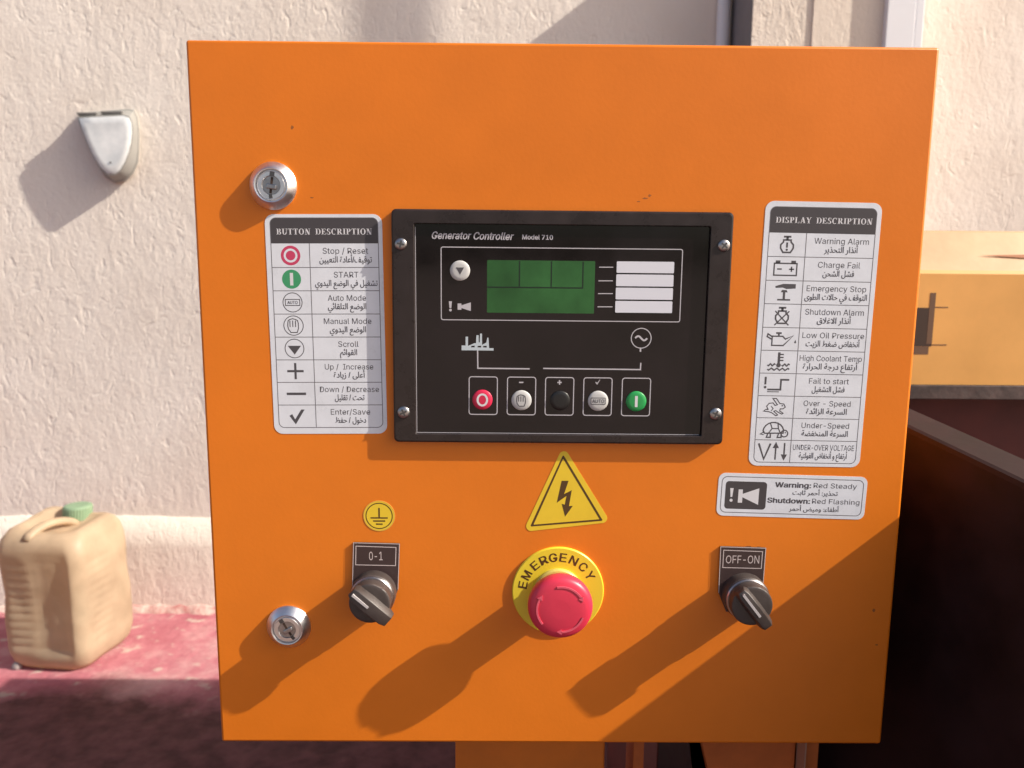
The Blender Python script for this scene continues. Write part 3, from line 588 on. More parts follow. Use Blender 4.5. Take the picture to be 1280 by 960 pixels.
# ------------------------------------------------------------------ wall lamp
def px_loop(pts, Y, k=1.0, c=None):
    if c: pts = [(c[0] + (x - c[0]) * k, c[1] + (y - c[1]) * k) for x, y in pts]
    return [at(x, y, Y) for x, y in pts]
front = [(97, 146.5), (112, 145.6), (127, 144.8), (142, 144.2), (155, 143.6), (162, 146), (165.5, 154), (166, 165), (165, 177), (162, 190), (157, 203), (150.5, 214), (145, 218.6), (134.5, 218.8), (126, 211), (117, 197), (109, 180), (102, 163)]
back = [(101, 141), (115, 139.6), (130, 138.4), (146, 137), (160, 135.5), (168, 137), (172.5, 147), (174, 160), (174.5, 174), (174.2, 188), (173, 203), (167, 217), (158, 226), (144, 229), (131, 221), (121, 205), (112, 186), (105, 164)]
c0 = (135, 178)
lamp = empty('wall_lamp', at(137, 190, WY), 'white shield shaped wall lamp with a grey rim on the plaster', 'lamp')
mb = MB(); mb.loft([px_loop(back, WY + .005), px_loop(back, WY - .012), px_loop(back, WY - .018, .97, (138, 182))], FIX_GREY, True, True)
o1 = mb.build('mounting_plate', fix=True, auto=35)
mid = [((a[0] + b[0]) / 2, (a[1] + b[1]) / 2) for a, b in zip(front, back)]
mb = MB(); mb.loft([px_loop(back, WY - .016, .965, (138, 182)), px_loop(mid, WY - .032, .985, c0), px_loop(front, WY - .046, 1.01, c0), px_loop(front, WY - .049, 1.0, c0), px_loop(front, WY - .049, .975, c0), px_loop(front, WY - .045, .97, c0)], FIX_GREY, True, True)
o2 = mb.build('rim', fix=True, auto=40)
mb = MB(); mb.loft([px_loop(front, WY - .044, .965, c0), px_loop(front, WY - .0492, .965, c0), px_loop(front, WY - .0500, .95, c0), px_loop(front, WY - .0497, .7, c0), px_loop(front, WY - .0493, .4, c0)], GLAZE, True, True, True)
for sa, sb in ((98, 122), (128, 154)):                 # two openings in the top edge
    A_, B_ = at(sa, 143.4 - (sa - 98) * .05, WY - .036), at(sb, 143.2 - (sb - 98) * .05, WY - .036)
    mb.box((A_.x, WY - .044, A_.z - .001), (B_.x, WY - .030, A_.z + .0045), FIX_DARK)
p = at(138.5, 203, WY - .0490); fr = Fr(p, (1, 0, 0), (0, 0, -1), OUT)
mb.lathe(fr, [(.0022, -.003), (.0022, .0025), (.0012, .003)], DARK_STEEL, 14)
o3 = mb.build('shade', fix=True)
adopt(lamp, o1, o2, o3)

# ------------------------------------------------------------------ jerrycan
def jerrycan():
    A = at_floor(107, 846, GZ)                         # nearest lower corner
    rd = Vector((.13, .99, 0)).normalized(); ld = Vector((-.99, .13, 0)).normalized()
    LW, RW, H = .215, .215, .372
    cen = A + rd * RW / 2 + ld * LW / 2
    root = empty('jerrycan', (cen.x, cen.y, GZ), 'dirty yellowed plastic jerrycan with a green cap on the red floor', 'jerrycan')
    def hs(z): return max(0, min(1, (z - .03) / .02)) * max(0, min(1, (.31 - z) / .03))
    def loop(z, inset, r, bump=0.0, lift=0.0, n=9, rib=0.0, sad=0.0):
        # outline in local (a along ld, b along rd) counted from the near corner
        a0, a1, b0, b1 = inset, LW - inset, inset, RW - inset
        p = []
        for ca, cb, s in ((a0 + r, b0 + r, 180), (a1 - r, b0 + r, 270), (a1 - r, b1 - r, 0), (a0 + r, b1 - r, 90)):
            for i in range(n):
                t = R(s + 90 * i / (n - 1)); p.append((ca + r * math.cos(t), cb + r * math.sin(t)))
        # resample the straight sides
        q = []
        for i in range(len(p)):
            u, w = Vector(p[i]), Vector(p[(i + 1) % len(p)])
            q.append(u)
            if i % n == n - 1:
                q += [u.lerp(w, j / 10) for j in range(1, 10)]
        res = []
        for u in q:
            a, b = u
            if rib and b < b0 + .012:                     # ribs on the outer half of the left face
                f = max(0, min(1, (a - LW * .56) / .02)) * max(0, min(1, (LW * .95 - a) / .02))
                b += rib * f + .009 * hs(z) * max(0, min(1, (a - .026) / .012)) * max(0, min(1, (LW * .60 - a) / .02))
            if rib and a < a0 + .012:
                f = max(0, min(1, (b - .03) / .03)) * max(0, min(1, (RW * .62 - b) / .03)); a += rib * .6 * f
            P = A + ld * a + rd * b
            zz = z + sad * ((2 * a / LW - .9) ** 2 - .25 + .5 * b / RW)
            res.append(Vector((P.x, P.y, GZ + zz + lift * (b / RW - .5))))
        return res
    L = [loop(.0, .035, .03), loop(.004, .018, .035), loop(.02, .006, .035), loop(.045, .001, .034)]
    k = 34
    for i in range(k):
        z = .055 + .225 * i / (k - 1)
        L.append(loop(z, .0, .034, rib=.0029 * (.5 - .5 * math.cos(2 * math.pi * i / 3.0)) + .0001))
    L += [loop(.30, .0, .034, rib=.0001), loop(.322, .003, .036, sad=.006), loop(.337, .012, .036, sad=.014), loop(.345, .024, .034, sad=.02), loop(.346, .04, .028, sad=.018), loop(.335, .06, .02, sad=.004), loop(.331, .085, .012)]
    for l in L:                                            # slumped, dented walls
        for p in l:
            d = noise.noise(p * 9) * .010 + noise.noise(p * 23) * .002
            out_ = Vector((p.x - cen.x, p.y - cen.y, 0)).normalized()
            p += out_ * d + Vector((0, 0, .6 * d if p.z > GZ + .2 else 0))
    mb = MB(); mb.loft(L, CAN, True, True, True)
    body = mb.build('body', fix=True)
    # carrying handle: a bowed bar
    m2 = MB(); path = []
    for i in range(15):
        t = i / 14
        P = A + ld * (LW * (.62 - .16 * t)) + rd * (RW * (.04 + .62 * t)) + Vector((0, 0, .330 + .024 * math.sin(math.pi * min(1, t * 1.02)) ** .6))
        path.append(P)
    LL = []
    for i, P in enumerate(path):
        T = (path[min(i + 1, 14)] - path[max(i - 1, 0)]).normalized(); U = T.cross(Vector((0, 0, 1))).normalized(); V = U.cross(T)
        LL.append([P + U * (.013 * math.cos(2 * math.pi * j / 14)) + V * (.010 * math.sin(2 * math.pi * j / 14)) for j in range(14)])
    m2.loft(LL, CAN, True, True, True); hd = m2.build('handle', fix=True)
    cc = A + ld * (LW * .55) + rd * (RW * .80)
    fr = Fr((cc.x, cc.y, GZ + .314), (1, 0, 0), (0, 1, 0), (.10, 0, .99))
    m2 = MB(); m2.lathe(fr, [(.026, 0), (.026, .034)], CAN, 32); nk = m2.build('neck', fix=True)
    m2 = MB(); n = 64; LL = []
    for r, h, kn in ((.0335, .022, 1), (.0335, .052, 1), (.032, .056, .5), (.026, .058, 0)):
        LL.append([fr((r + .0012 * kn * (i % 2)) * math.cos(2 * math.pi * i / n), (r + .0012 * kn * (i % 2)) * math.sin(2 * math.pi * i / n), h) for i in range(n)])
    m2.loft(LL, CAN_GREEN, True, True); cp = m2.build('cap', fix=True)
    adopt(root, body, hd, nk, cp)
jerrycan()

# small scrap of pale plastic lying by the can
mb = MB(); c = at_floor(22, 836, GZ)
n = 9; LL = []
for z, s in ((0, .8), (.006, 1), (.014, .8), (.019, .3)):
    LL.append([c + Vector(((.012 + .006 * noise.noise((i * 1.7, z * 90, 1))) * s * math.cos(2 * math.pi * i / n), (.010 + .006 * noise.noise((i * 2.3, z * 90, 5))) * s * math.sin(2 * math.pi * i / n), z)) for i in range(n)])
mb.loft(LL, mat('dull_grey_scrap', (.34, .30, .28), .95), True, True)
setp(mb.build('stone', fix=True), 'small grey stone lying at the foot of the jerrycan', 'stone')

# ------------------------------------------------------------------ generator set behind and to the right of the cabinet
gen = empty('generator_set', (1.2, .66, GZ), 'dark steel generator base with a cream top rail right of the cabinet', 'generator')
GY = .40
zt, zm, zb = at(1200, 288, GY + .03).z, at(1200, 339, GY).z, at(1200, 481, GY).z
gx0, gx1 = .16, 2.6
mb = MB()
sec = [(GY, zb), (GY, zm - .003), (GY + .002, zm + .001), (GY + .036, zt - .002), (GY + .040, zt), (.945, zt), (.945, zb)]
mb.loft([[Vector((x, y, z)) for y, z in sec] for x in (gx0, gx1)], CREAM_STEEL, True, True)
mb.m[3 - 1] = mb.mi(CREAM_TOP)                       # sloping shoulder, paler and less saturated than the front
for f in (2, 3, 4): mb.m[f] = mb.mi(CREAM_TOP)
rail = mb.build('top_rail', fix=True)
CUT = mat('brown_saw_cut', (.15, .08, .045), .8)
# sawn rectangular opening with overrun cuts
mb = MB()
def q(px0, py0, px1, py1, off=.0002, m=HOLE):
    a, b = at(px0, py0, GY), at(px1, py1, GY)
    mb.box((a.x, GY - off, b.z), (b.x, GY + .004, a.z), m)
q(1134, 384.5, 1164, 433)
q(1163.2, 366, 1164.6, 430, .0003, CUT); q(1164.7, 383.4, 1185, 384.8, .00025, CUT); q(1164.7, 430.4, 1183, 431.8, .00025, CUT)
q(1139, 433.1, 1160, 443, .00022, CUT)
cut = mb.build('sawn_opening')
mb = MB(); a, b = at(1220, 319.5, GY + .02), at(1330, 325.5, GY + .02)
seam_y = GY + .036 * (a.z - zm) / (zt - zm)
lo = Vector((a.x, seam_y - .002, a.z)); 
mb.add([(a.x, seam_y - .0002, a.z + .0004), (a.x + .05, seam_y - .0023, a.z - .0022), (2.2, seam_y - .0028, a.z - .0028), (2.2, seam_y + .0010, a.z + .0016), (a.x + .05, seam_y + .0008, a.z + .0014)], [(0, 1, 2, 3, 4)], SCUFF)
seam = mb.build('weld_seam')
mb = MB(); zl = at(1200, 499, GY).z
mb.box((gx0, GY - .002, zl), (gx1, GY + .05, zb - .0005), RUST); lip = mb.build('rusty_lip', bevel=.001)
mb = MB(); mb.box((gx0 + .01, GY + .07, GZ), (gx1 - .01, .94, zb - .001), MAROON); bp_ = mb.build('side_panel')
# dark sloping plate that stands beside the cabinet and shades its corner
a0 = Vector((.2573, .0572, -.0182)); dv = Vector((.0204, -.0957, -.0124)) / .0957
def edge(y): return a0 + dv * (.0572 - y)
mb = MB(); loops = []
for y in (.465, .2, .0, -.2, -.34):
    e = edge(y)
    loops.append([Vector((e.x, y, GZ)), Vector((e.x, y, e.z - .004)), Vector((e.x + .0012, y, e.z - .001)), Vector((e.x + .004, y, e.z)), Vector((e.x + .034, y, e.z - .0012)), Vector((e.x + .036, y, e.z - .003)), Vector((e.x + .036, y, GZ))])
mb.loft(loops, PLATE_TOP, True, True)
pl = mb.build('side_plate', fix=True)
adopt(gen, rail, cut, seam, lip, bp_, pl)

# ------------------------------------------------------------------ control cabinet
cab = empty('control_cabinet', (0, .1, GZ), 'orange generator control cabinet with labels, switches and a red emergency button', 'cabinet')
HW, HH = .2250, .22655
def part(mb, name, parent=cab, label=None, **kw):
    o = mb.build(name, **kw)
    if label: o['label'] = label
    o.parent = parent
    off = Vector((0, 0, 0)); p = parent
    if p is cab: o.data.transform(Matrix.Translation(-Vector(cab.location)))
    else: o.data.transform(Matrix.Translation(-Vector(cab.location)))
    return o
mb = MB(); mb.box((-HW, 0, -HH), (HW, .019, HH), ORANGE); door = part(mb, 'door', bevel=.0018, auto=40)
mb = MB(); mb.box((-HW + .008, .018, -HH + .008), (HW - .008, .026, HH - .008), DARK_GAP); part(mb, 'gasket')
mb = MB(); mb.box((-HW + .004, .025, -HH + .004), (HW - .004, .20, HH - .004), ORANGE); part(mb, 'cabinet_body', bevel=.002)
# stand under the cabinet: a broad post, a gusseted web and a painted edge glint
SY = .10
def sx(px, Y=SY): return at(px, 945, Y).x
mb = MB(); mb.box((sx(569), SY, GZ), (sx(756), SY + .07, -HH + .006), ORANGE_DULL); part(mb, 'stand_post', bevel=.002)
mb = MB()
z1 = -HH + .006; zz = at(800, 990, SY).z
WEB = mat('dull_red_oxide_steel', (.58, .15, .03), .6, vary=.2, vscale=16)
mb.box((sx(795), SY + .012, GZ), (sx(808), SY + .05, z1), WEB)
mb.add([(sx(848, SY + .014), SY + .014, z1), (sx(1002), SY + .014, z1), (sx(1000), SY + .014, GZ), (sx(866) + .16, SY + .014, GZ)], [(0, 1, 2, 3)], WEB)
mb.add([(sx(848, SY + .014), SY + .03, z1), (sx(1002), SY + .03, z1), (sx(1000), SY + .03, GZ), (sx(866) + .16, SY + .03, GZ)], [(3, 2, 1, 0)], WEB)
mb.add([(sx(848, SY + .014), SY + .014, z1), (sx(848, SY + .014), SY + .03, z1), (sx(866) + .16, SY + .03, GZ), (sx(866) + .16, SY + .014, GZ)], [(0, 1, 2, 3)], WEB)
mb.box((sx(1008), SY + .004, GZ), (sx(1025), SY + .06, z1), WEB)
part(mb, 'stand_web')
mb = MB(); mb.box((sx(1003.5), SY - .004, GZ), (sx(1005), SY + .03, z1), mat('edge_glint_paint', (.45, .28, .2), .35)); part(mb, 'edge_glint')  # pale strip painted as light caught on the web's edge

# --- cam locks
def cam_lock(px, py, r, ang, label):
    fr = pf(px, py); u = fr.u.length
    f = Fr(fr.o, fr.u.normalized(), fr.v.normalized(), OUT); rr = r * u
    mb = MB(); mb.lathe(f, [(rr, 0), (rr, .0012), (rr * .97, .0018), (rr * .74, .0056), (rr * .70, .0060), (rr * .66, .0058), (rr * .62, .0042)], CHROME, 72)
    o = part(mb, 'cam_lock', label=label, auto=30)
    mb = MB(); mb.lathe(f, [(rr * .585, .002), (rr * .585, .0052), (rr * .56, .0056), (rr * .40, .0056), (rr * .37, .0046)], CHROME, 56)
    g = f.turn(ang)
    part(mb, 'lock_barrel', o, auto=30)
    mb = MB(); mb.flat(f, circ(rr * .372, 40), .0048, STEEL)
    mb.prism(g, [(-rr * .05, -rr * .34), (rr * .05, -rr * .34), (rr * .05, rr * .34), (-rr * .05, rr * .34)], .0045, .0050, HOLE)
    mb.prism(g, rrect(-rr * .2, -rr * .05, rr * .24, rr * .16, rr * .06), .0047, .0062, STEEL, .0006)
    mb.prism(g, [(-rr * .1, -rr * .56), (rr * .1, -rr * .56), (rr * .1, -rr * .38), (-rr * .1, -rr * .38)], .0050, .0058, DARK_STEEL)
    mb.prism(g, [(-rr * .02, rr * .56), (rr * .13, rr * .52), (rr * .08, rr * .36), (-rr * .05, rr * .38)], .0050, .0058, DARK_STEEL)
    part(mb, 'keyway', o)
cam_lock(342, 232.5, 29.5, 8, 'upper chrome cam lock')
cam_lock(361.5, 782.5, 27.5, -30, 'lower chrome cam lock in the switch shadow')

# --- description labels
def panel_label(mbx, P, outer, r, h=.0002):
    """vinyl plate from four photo corners (tl,tr,br,bl); returns a frame in photo px at its top left, with size"""
    c = [at(*p) for p in outer]
    u = ((c[1] - c[0]) + (c[2] - c[3])) / 2; v = ((c[3] - c[0]) + (c[2] - c[1])) / 2
    o = sum(c, Vector()) / 4
    un = u.normalized(); vn = Vector((un.z, 0, -un.x))
    W, H = u.length, v.length
    fr = Fr(o - un * W / 2 - vn * H / 2, un, vn, OUT)
    mbx.prism(fr, rrect(0, 0, W, H, r), 0, h, VINYL)
    return fr, W, H
def local(fr, p):
    d = at(*p) - fr.o
    return (d.dot(fr.u), d.dot(fr.v))

def description_label(cornersP, conv, title, tpos, rows, xdiv, hdr, rowlines, inner, sym, label, name='description_label'):
    mb = MB(); fr, W, H = panel_label(mb, None, cornersP, .0055)
    i0 = inner; g = lambda cx, cy: local(fr, conv(cx, cy))
    # inner border
    tl, br = g(*inner[0]), g(*inner[2]); tr, bl = g(*inner[1]), g(*inner[3])
    x0, x1 = (tl[0] + bl[0]) / 2, (tr[0] + br[0]) / 2; y0, y1 = (tl[1] + tr[1]) / 2, (bl[1] + br[1]) / 2
    lw = .00045
    mb.stroke(fr, rrect(x0, y0, x1, y1, .0035), lw, .00023, INK_THIN, True)
    hy = (g(*hdr[0])[1] + g(*hdr[1])[1]) / 2
    ys = [hy]
    for a, b in rowlines:
        y = (g(*a)[1] + g(*b)[1]) / 2; ys.append(y); mb.stroke(fr, [(x0, y), (x1, y)], lw, .00022, INK_THIN)
    xd = (g(*xdiv[0])[0] + g(*xdiv[1])[0]) / 2
    mb.stroke(fr, [(xd, hy), (xd, y1)], lw, .000225, INK_THIN)
    ys.append(y1)
    o = part(mb, name, label=label)
    mb = MB()
    r = .0035
    pts = [p for p in rrect(x0, y0, x1, hy + r, r) if p[1] < hy] + []
    top = [(x0, hy)] + sorted([p for p in pts if p[0] < (x0 + x1) / 2], key=lambda p: (-p[1], p[0])) + sorted([p for p in pts if p[0] >= (x0 + x1) / 2], key=lambda p: (p[1], p[0])) + [(x1, hy)]
    mb.flat(fr, top, .000215, HEADER)
    serif_word(mb, fr, title, x0 + (x1 - x0) * tpos[0], x0 + (x1 - x0) * tpos[1], y0 + (hy - y0) * tpos[2], (hy - y0) * tpos[3], .00024, PRINT_WHITE)
    part(mb, 'header_band', o)
    mb = MB()
    xmid0 = (xd + x1) / 2; cw = x1 - xd
    for i, (en, ar, we, wa, ox) in enumerate(rows):
        rh = ys[i + 1] - ys[i]; ym = xmid0 + ox * cw
        mb.text(fr, en, ym, ys[i] + rh * .43, cw * we, rh * .245, .00022, INK, bold=.0)
        mb.text(fr, arabic(ar), ym, ys[i] + rh * .79, cw * wa, rh * .25, .00022, INK, bold=.014)
    part(mb, 'lettering', o)
    xs0 = (x0 + xd) / 2
    for i, fn in enumerate(sym):
        mb = MB(); rh = ys[i + 1] - ys[i]
        fn(mb, Fr(fr(xs0, (ys[i] + ys[i + 1]) / 2), fr.u * rh, fr.v * rh, OUT))
        part(mb, 'symbol', o, label=fn.__doc__)
H_ = .00022
def s_stop(m, f):
    "red ring symbol with red dot"
    m.ring(f, circ(.41), circ(.29), H_, RED_INK); m.flat(f, circ(.20), H_, RED_INK)
def s_start(m, f):
    "green disc symbol with white bar"
    m.flat(f, circ(.41), H_, GREEN_INK); m.flat(f, [(-.07, -.27), (.07, -.27), (.07, .27), (-.07, .27)], H_ + .00002, PRINT_WHITE)
def s_auto(m, f):
    "ringed AUTO symbol"
    m.stroke(f, circ(.41), .035, H_, INK, True); m.stroke(f, [(-.2, -.13), (-.31, -.13), (-.31, .13), (.31, .13), (.31, -.13), (-.2, -.13)], .035, H_, INK)
    m.text(f, 'AUTO', 0, .065, .44, .13, H_, INK, bold=.01)
def hand(m, f, k, h, ink, w=.04):
    for x in (-.15, -.03, .09): m.stroke(f, [(x * k, -.22 * k), (x * k, .06 * k)], w, h, ink)
    m.stroke(f, [(p[0] * k, p[1] * k) for p in ((-.24, -.12), (-.22, -.22), (-.15, -.27), (-.03, -.30), (.09, -.27), (.18, -.22), (.21, -.1), (.21, .12), (.15, .3), (-.12, .3), (-.22, .16), (-.25, .02))], w, h, ink, True)
def s_hand(m, f):
    "ringed open hand symbol"
    m.stroke(f, circ(.42), .035, H_, INK, True); hand(m, f, 1, H_, INK)
def s_scroll(m, f):
    "ringed downward triangle symbol"
    m.stroke(f, circ(.41), .035, H_, INK, True); m.flat(f, [(-.29, -.12), (.29, -.12), (0, .27)], H_, INK)
def s_plus(m, f):
    "grey plus symbol"
    m.flat(f, [(-.36, -.05), (.36, -.05), (.36, .05), (-.36, .05)], H_, INK); m.flat(f, [(-.05, -.36), (.05, -.36), (.05, .36), (-.05, .36)], H_ + .000006, INK)
def s_minus(m, f):
    "grey minus symbol"
    m.flat(f, [(-.42, -.05), (.42, -.05), (.42, .06), (-.42, .06)], H_, INK)
def s_tick(m, f):
    "grey tick symbol"
    m.flat(f, [(-.34, -.02), (-.22, -.10), (-.10, .14), (.18, -.30), (.33, -.30), (-.08, .36)], H_, INK)
c1 = lambda x, y: (320 + x / 3.0944, 250 + y / 3.0944)
description_label(
    [(331.3, 267.6), (477.4, 267.8), (484.2, 541.8), (342.6, 542.3)], c1, 'BUTTON DESCRIPTION', (.055, .945, .655, .24),
    [('Stop / Reset', 'توقيف/أعادة التعيين', .66, .76, .02), ('START', 'تشغيل في الوضع اليدوي', .36, .91, .02), ('Auto Mode', 'الوضع التلقائي', .56, .56, .02),
     ('Manual Mode', 'الوضع اليدوي', .70, .53, .02), ('Scroll', 'القوائم', .30, .25, .02), ('Up /  Increase', 'أعلى / زيادة', .72, .46, .02),
     ('Down / Decrease', 'تحت / تقليل', .88, .44, .015), ('Enter/Save', 'دخول / حفظ', .59, .46, .02)],
    ((205, 168), (235, 878)), ((58, 168), (472, 168)),
    [((66, 261), (474, 261)), ((70, 351), (476, 351)), ((74, 441), (478, 441)), ((78, 530), (480, 530)), ((82, 618), (482, 618)), ((85, 705), (485, 705)), ((88, 792), (487, 793))],
    [(53, 68), (471, 70), (491, 879), (91, 880)], [s_stop, s_start, s_auto, s_hand, s_scroll, s_plus, s_minus, s_tick],
    'white button description label left of the controller')

def jug(m, f):
    m.stroke(f, [(-.16, -.20), (.16, -.20), (.16, -.12), (.27, 0), (.27, .14), (.16, .32), (-.16, .32), (-.27, .14), (-.27, 0), (-.16, -.12)], .07, H_, INK, True)
    m.stroke(f, [(-.16, -.34), (.16, -.34)], .08, H_, INK); m.stroke(f, [(0, -.34), (0, -.2)], .10, H_, INK)
def s_warn(m, f):
    "round pressure bulb symbol with exclamation mark"
    jug(m, f); m.stroke(f, [(0, -.1), (0, .12)], .08, H_ + .000006, INK); m.dot(f, 0, .21, .05, H_ + .000006, INK)
def s_batt(m, f):
    "battery symbol"
    m.stroke(f, [(-.48, -.22), (.48, -.22), (.48, .28), (-.48, .28)], .06, H_, INK, True)
    for x in (-.33, .33): m.flat(f, [(x - .1, -.34), (x + .1, -.34), (x + .1, -.22), (x - .1, -.22)], H_, INK)
    m.stroke(f, [(-.35, .02), (-.15, .02)], .06, H_, INK); m.stroke(f, [(.15, .02), (.37, .02)], .06, H_, INK); m.stroke(f, [(.26, -.09), (.26, .13)], .06, H_, INK)
def s_estop(m, f):
    "hand over a mushroom button symbol"
    m.flat(f, [(-.38, -.26), (-.05, -.36), (.5, -.36), (.5, -.17), (.1, -.14), (-.05, -.2), (-.36, -.18)], H_, INK)
    m.flat(f, [(-.13, .0), (-.08, -.1), (.12, -.1), (.17, 0)], H_, INK); m.stroke(f, [(.02, -.04), (.02, .3)], .1, H_ + .000006, INK); m.stroke(f, [(-.26, .32), (.30, .32)], .07, H_, INK)
def s_shut(m, f):
    "crossed out pressure bulb symbol"
    jug(m, f); m.stroke(f, [(-.30, -.2), (.30, .4)], .055, H_ + .000006, INK); m.stroke(f, [(.30, -.2), (-.30, .4)], .055, H_ + .000009, INK)
def s_oil(m, f):
    "oil can symbol"
    m.stroke(f, [(-.36, -.12), (.1, -.12), (.22, .0), (.56, -.16), (.14, .28), (-.36, .28)], .06, H_, INK, True)
    m.stroke(f, [(-.36, .02), (-.58, -.1), (-.55, -.22), (-.36, -.1)], .06, H_ + .000006, INK); m.stroke(f, [(-.2, -.26), (.04, -.26)], .08, H_, INK); m.stroke(f, [(-.08, -.26), (-.08, -.12)], .08, H_ + .000006, INK)
    m.flat(f, [(.66, .02), (.70, .14), (.66, .18), (.60, .14)], H_, INK)
def s_cool(m, f):
    "thermometer in waves symbol"
    m.stroke(f, [(0, -.42), (0, .12)], .11, H_, INK); m.dot(f, 0, .14, .1, H_ + .000006, INK)
    for y in (-.33, -.2, -.07): m.stroke(f, [(.0, y), (.2, y)], .06, H_ + .000006, INK)
    for y, w in ((.13, 0), (.32, 1)):
        for sx_ in ((-.48, -.14), (.14, .48)) if not w else ((-.48, .48),):
            m.stroke(f, [(sx_[0] + (sx_[1] - sx_[0]) * i / 16, y + .045 * math.sin(i * math.pi / (4 if not w else 2))) for i in range(17)], .06, H_, INK)
def s_fail(m, f):
    "crank symbol with exclamation mark"
    m.stroke(f, [(-.52, -.34), (-.52, .0)], .09, H_, INK); m.dot(f, -.52, .12, .06, H_, INK)
    m.stroke(f, [(-.42, .22), (.16, .22), (.16, -.22), (.52, -.22)], .08, H_, INK); m.stroke(f, [(-.42, .32), (.1, .32)], .04, H_, INK)
def s_hare(m, f):
    "running hare symbol"
    P = [(-.40, -.02), (-.30, -.16), (-.12, -.18), (-.02, -.06), (.08, -.10), (-.14, -.38), (.02, -.38), (.18, -.16), (.36, -.14), (.44, .0), (.34, .08), (.22, .08), (.20, .18), (.36, .28), (.30, .32), (.10, .22), (.02, .16), (-.06, .20), (.12, .36), (.04, .40), (-.16, .26), (-.30, .22), (-.52, .20), (-.42, .12), (-.32, .12)]
    m.stroke(f, P, .045, H_, INK, True); m.stroke(f, [(-.20, -.04), (-.10, .08), (-.18, .18)], .04, H_, INK); m.dot(f, .30, -.06, .035, H_, INK)
def s_tort(m, f):
    "tortoise symbol"
    m.stroke(f, [(-.44, .14)] + [( .46 * math.cos(R(a)) - .02, .12 - .44 * math.sin(R(a)) * .95) for a in range(175, -1, -18)] + [(.42, .18), (-.40, .2)], .06, H_, INK, True)
    m.stroke(f, [(-.18, -.28), (-.08, -.02), (-.22, .18)], .05, H_ + .000006, INK); m.stroke(f, [(-.08, -.02), (.2, -.02), (.3, .18)], .05, H_ + .000009, INK); m.stroke(f, [(.16, -.3), (.2, -.02)], .05, H_ + .000006, INK)
    m.stroke(f, circ(.15, 18, .48, .2), .055, H_ + .000004, INK, True); m.dot(f, .52, .16, .03, H_, INK)
    m.stroke(f, [(-.44, .14), (-.60, .24), (-.44, .26)], .05, H_, INK)
    for x in (-.26, .22): m.stroke(f, [(x, .2), (x - .05, .38), (x + .12, .38), (x + .12, .22)], .06, H_ + .000006, INK)
def s_volt(m, f):
    "V with up and down arrows symbol"
    m.stroke(f, [(-.62, -.34), (-.36, .36), (-.10, -.34)], .085, H_, INK)
    m.stroke(f, [(.14, -.2), (.14, .38)], .07, H_, INK); m.flat(f, [(.14, -.42), (.28, -.14), (0, -.14)], H_ + .000006, INK)
    m.stroke(f, [(.52, -.38), (.52, .2)], .07, H_, INK); m.flat(f, [(.52, .42), (.66, .14), (.38, .14)], H_ + .000006, INK)
c2 = lambda x, y: (930 + x / 2.6667, 240 + y / 2.6667)
description_label(
    [(957, 250.5), (1101.7, 254.3), (1075.5, 583.9), (935.6, 582)], c2, 'DISPLAY DESCRIPTION', (.055, .965, .62, .235),
    [('Warning Alarm', 'أنذار التحذير', .80, .49, .02), ('Charge Fail', 'فشل الشحن', .62, .46, .01), ('Emergency Stop', 'التوقف في حالات الطوى', .88, .92, .0),
     ('Shutdown Alarm', 'أنذار الاغلاق', .87, .50, .0), ('Low Oil Pressure', 'أنخفاض ضغط الزيت', .92, .80, .01), ('High Coolant Temp', 'أرتفاع درجة الحرارة', .93, .81, .0),
     ('Fail to start', 'فشل التشغيل', .60, .49, .0), ('Over - Speed', 'السرعة الزائدة', .71, .61, .0), ('Under-Speed', 'السرعة المنخفضة', .72, .70, .0),
     ('UNDER-OVER VOLTAGE', 'أرتفاع و أنخفاض الفولتية', .93, .73, .0)],
    ((207, 138), (153, 902)), ((83, 137), (432, 140)),
    [((80, 217), (426, 219)), ((76, 296), (420, 299)), ((71, 374), (413, 377)), ((66, 452), (407, 456)), ((62, 529), (401, 532)), ((55, 605), (395, 608)), ((50, 680), (390, 683)), ((45, 754), (384, 756)), ((39, 827), (380, 830))],
    [(89, 48), (440, 56), (374, 905), (32, 900)], [s_warn, s_batt, s_estop, s_shut, s_oil, s_cool, s_fail, s_hare, s_tort, s_volt],
    'white display description label right of the controller')

# --- red flashing / steady label
mb = MB(); fr, W, H = panel_label(mb, None, [(898.3, 590.5), (1085, 596.5), (1079.5, 649.3), (895.5, 644.4)], .0045)
c3 = lambda x, y: local(fr, (880 + x / 4.365, 580 + y / 4.365))
mb.stroke(fr, rrect(.0024, .0024, W - .0024, H - .0024, .0034), .0005, .00022, INK_THIN, True)
wl_ = part(mb, 'warning_label', label='small white warning label with a horn symbol')
mb = MB(); x0, y0 = c3(120, 92); x1, y1 = c3(333, 249)
mb.flat(fr, rrect(x0, y0, x1, y1, .0022), .00022, HEADER)
k = (y1 - y0); f = Fr(fr((x0 + x1) / 2, (y0 + y1) / 2), fr.u * k, fr.v * k, OUT)
mb.flat(f, [(-.56, -.25), (-.44, -.25), (-.47, .07), (-.53, .07)], .00024, PRINT_WHITE); mb.dot(f, -.5, .19, .055, .00024, PRINT_WHITE)
mb.flat(f, [(-.26, -.21), (-.11, -.21), (-.11, -.05), (.46, -.27), (.46, .33), (-.11, .07), (-.11, .27), (-.26, .27)], .00024, PRINT_WHITE)
part(mb, 'symbol', wl_)
mb = MB()
def t3(cx0, cx1, cy, txt, cap, bold): 
    a, b = c3(cx0, cy), c3(cx1, cy); mb.text(fr, txt, (a[0] + b[0]) / 2, (a[1] + b[1]) / 2, b[0] - a[0], cap, .00022, INK, bold=bold)
t3(388, 582, 128, 'Warning:', .0033, .026); t3(596, 833, 133, 'Red Steady', .0033, .0)
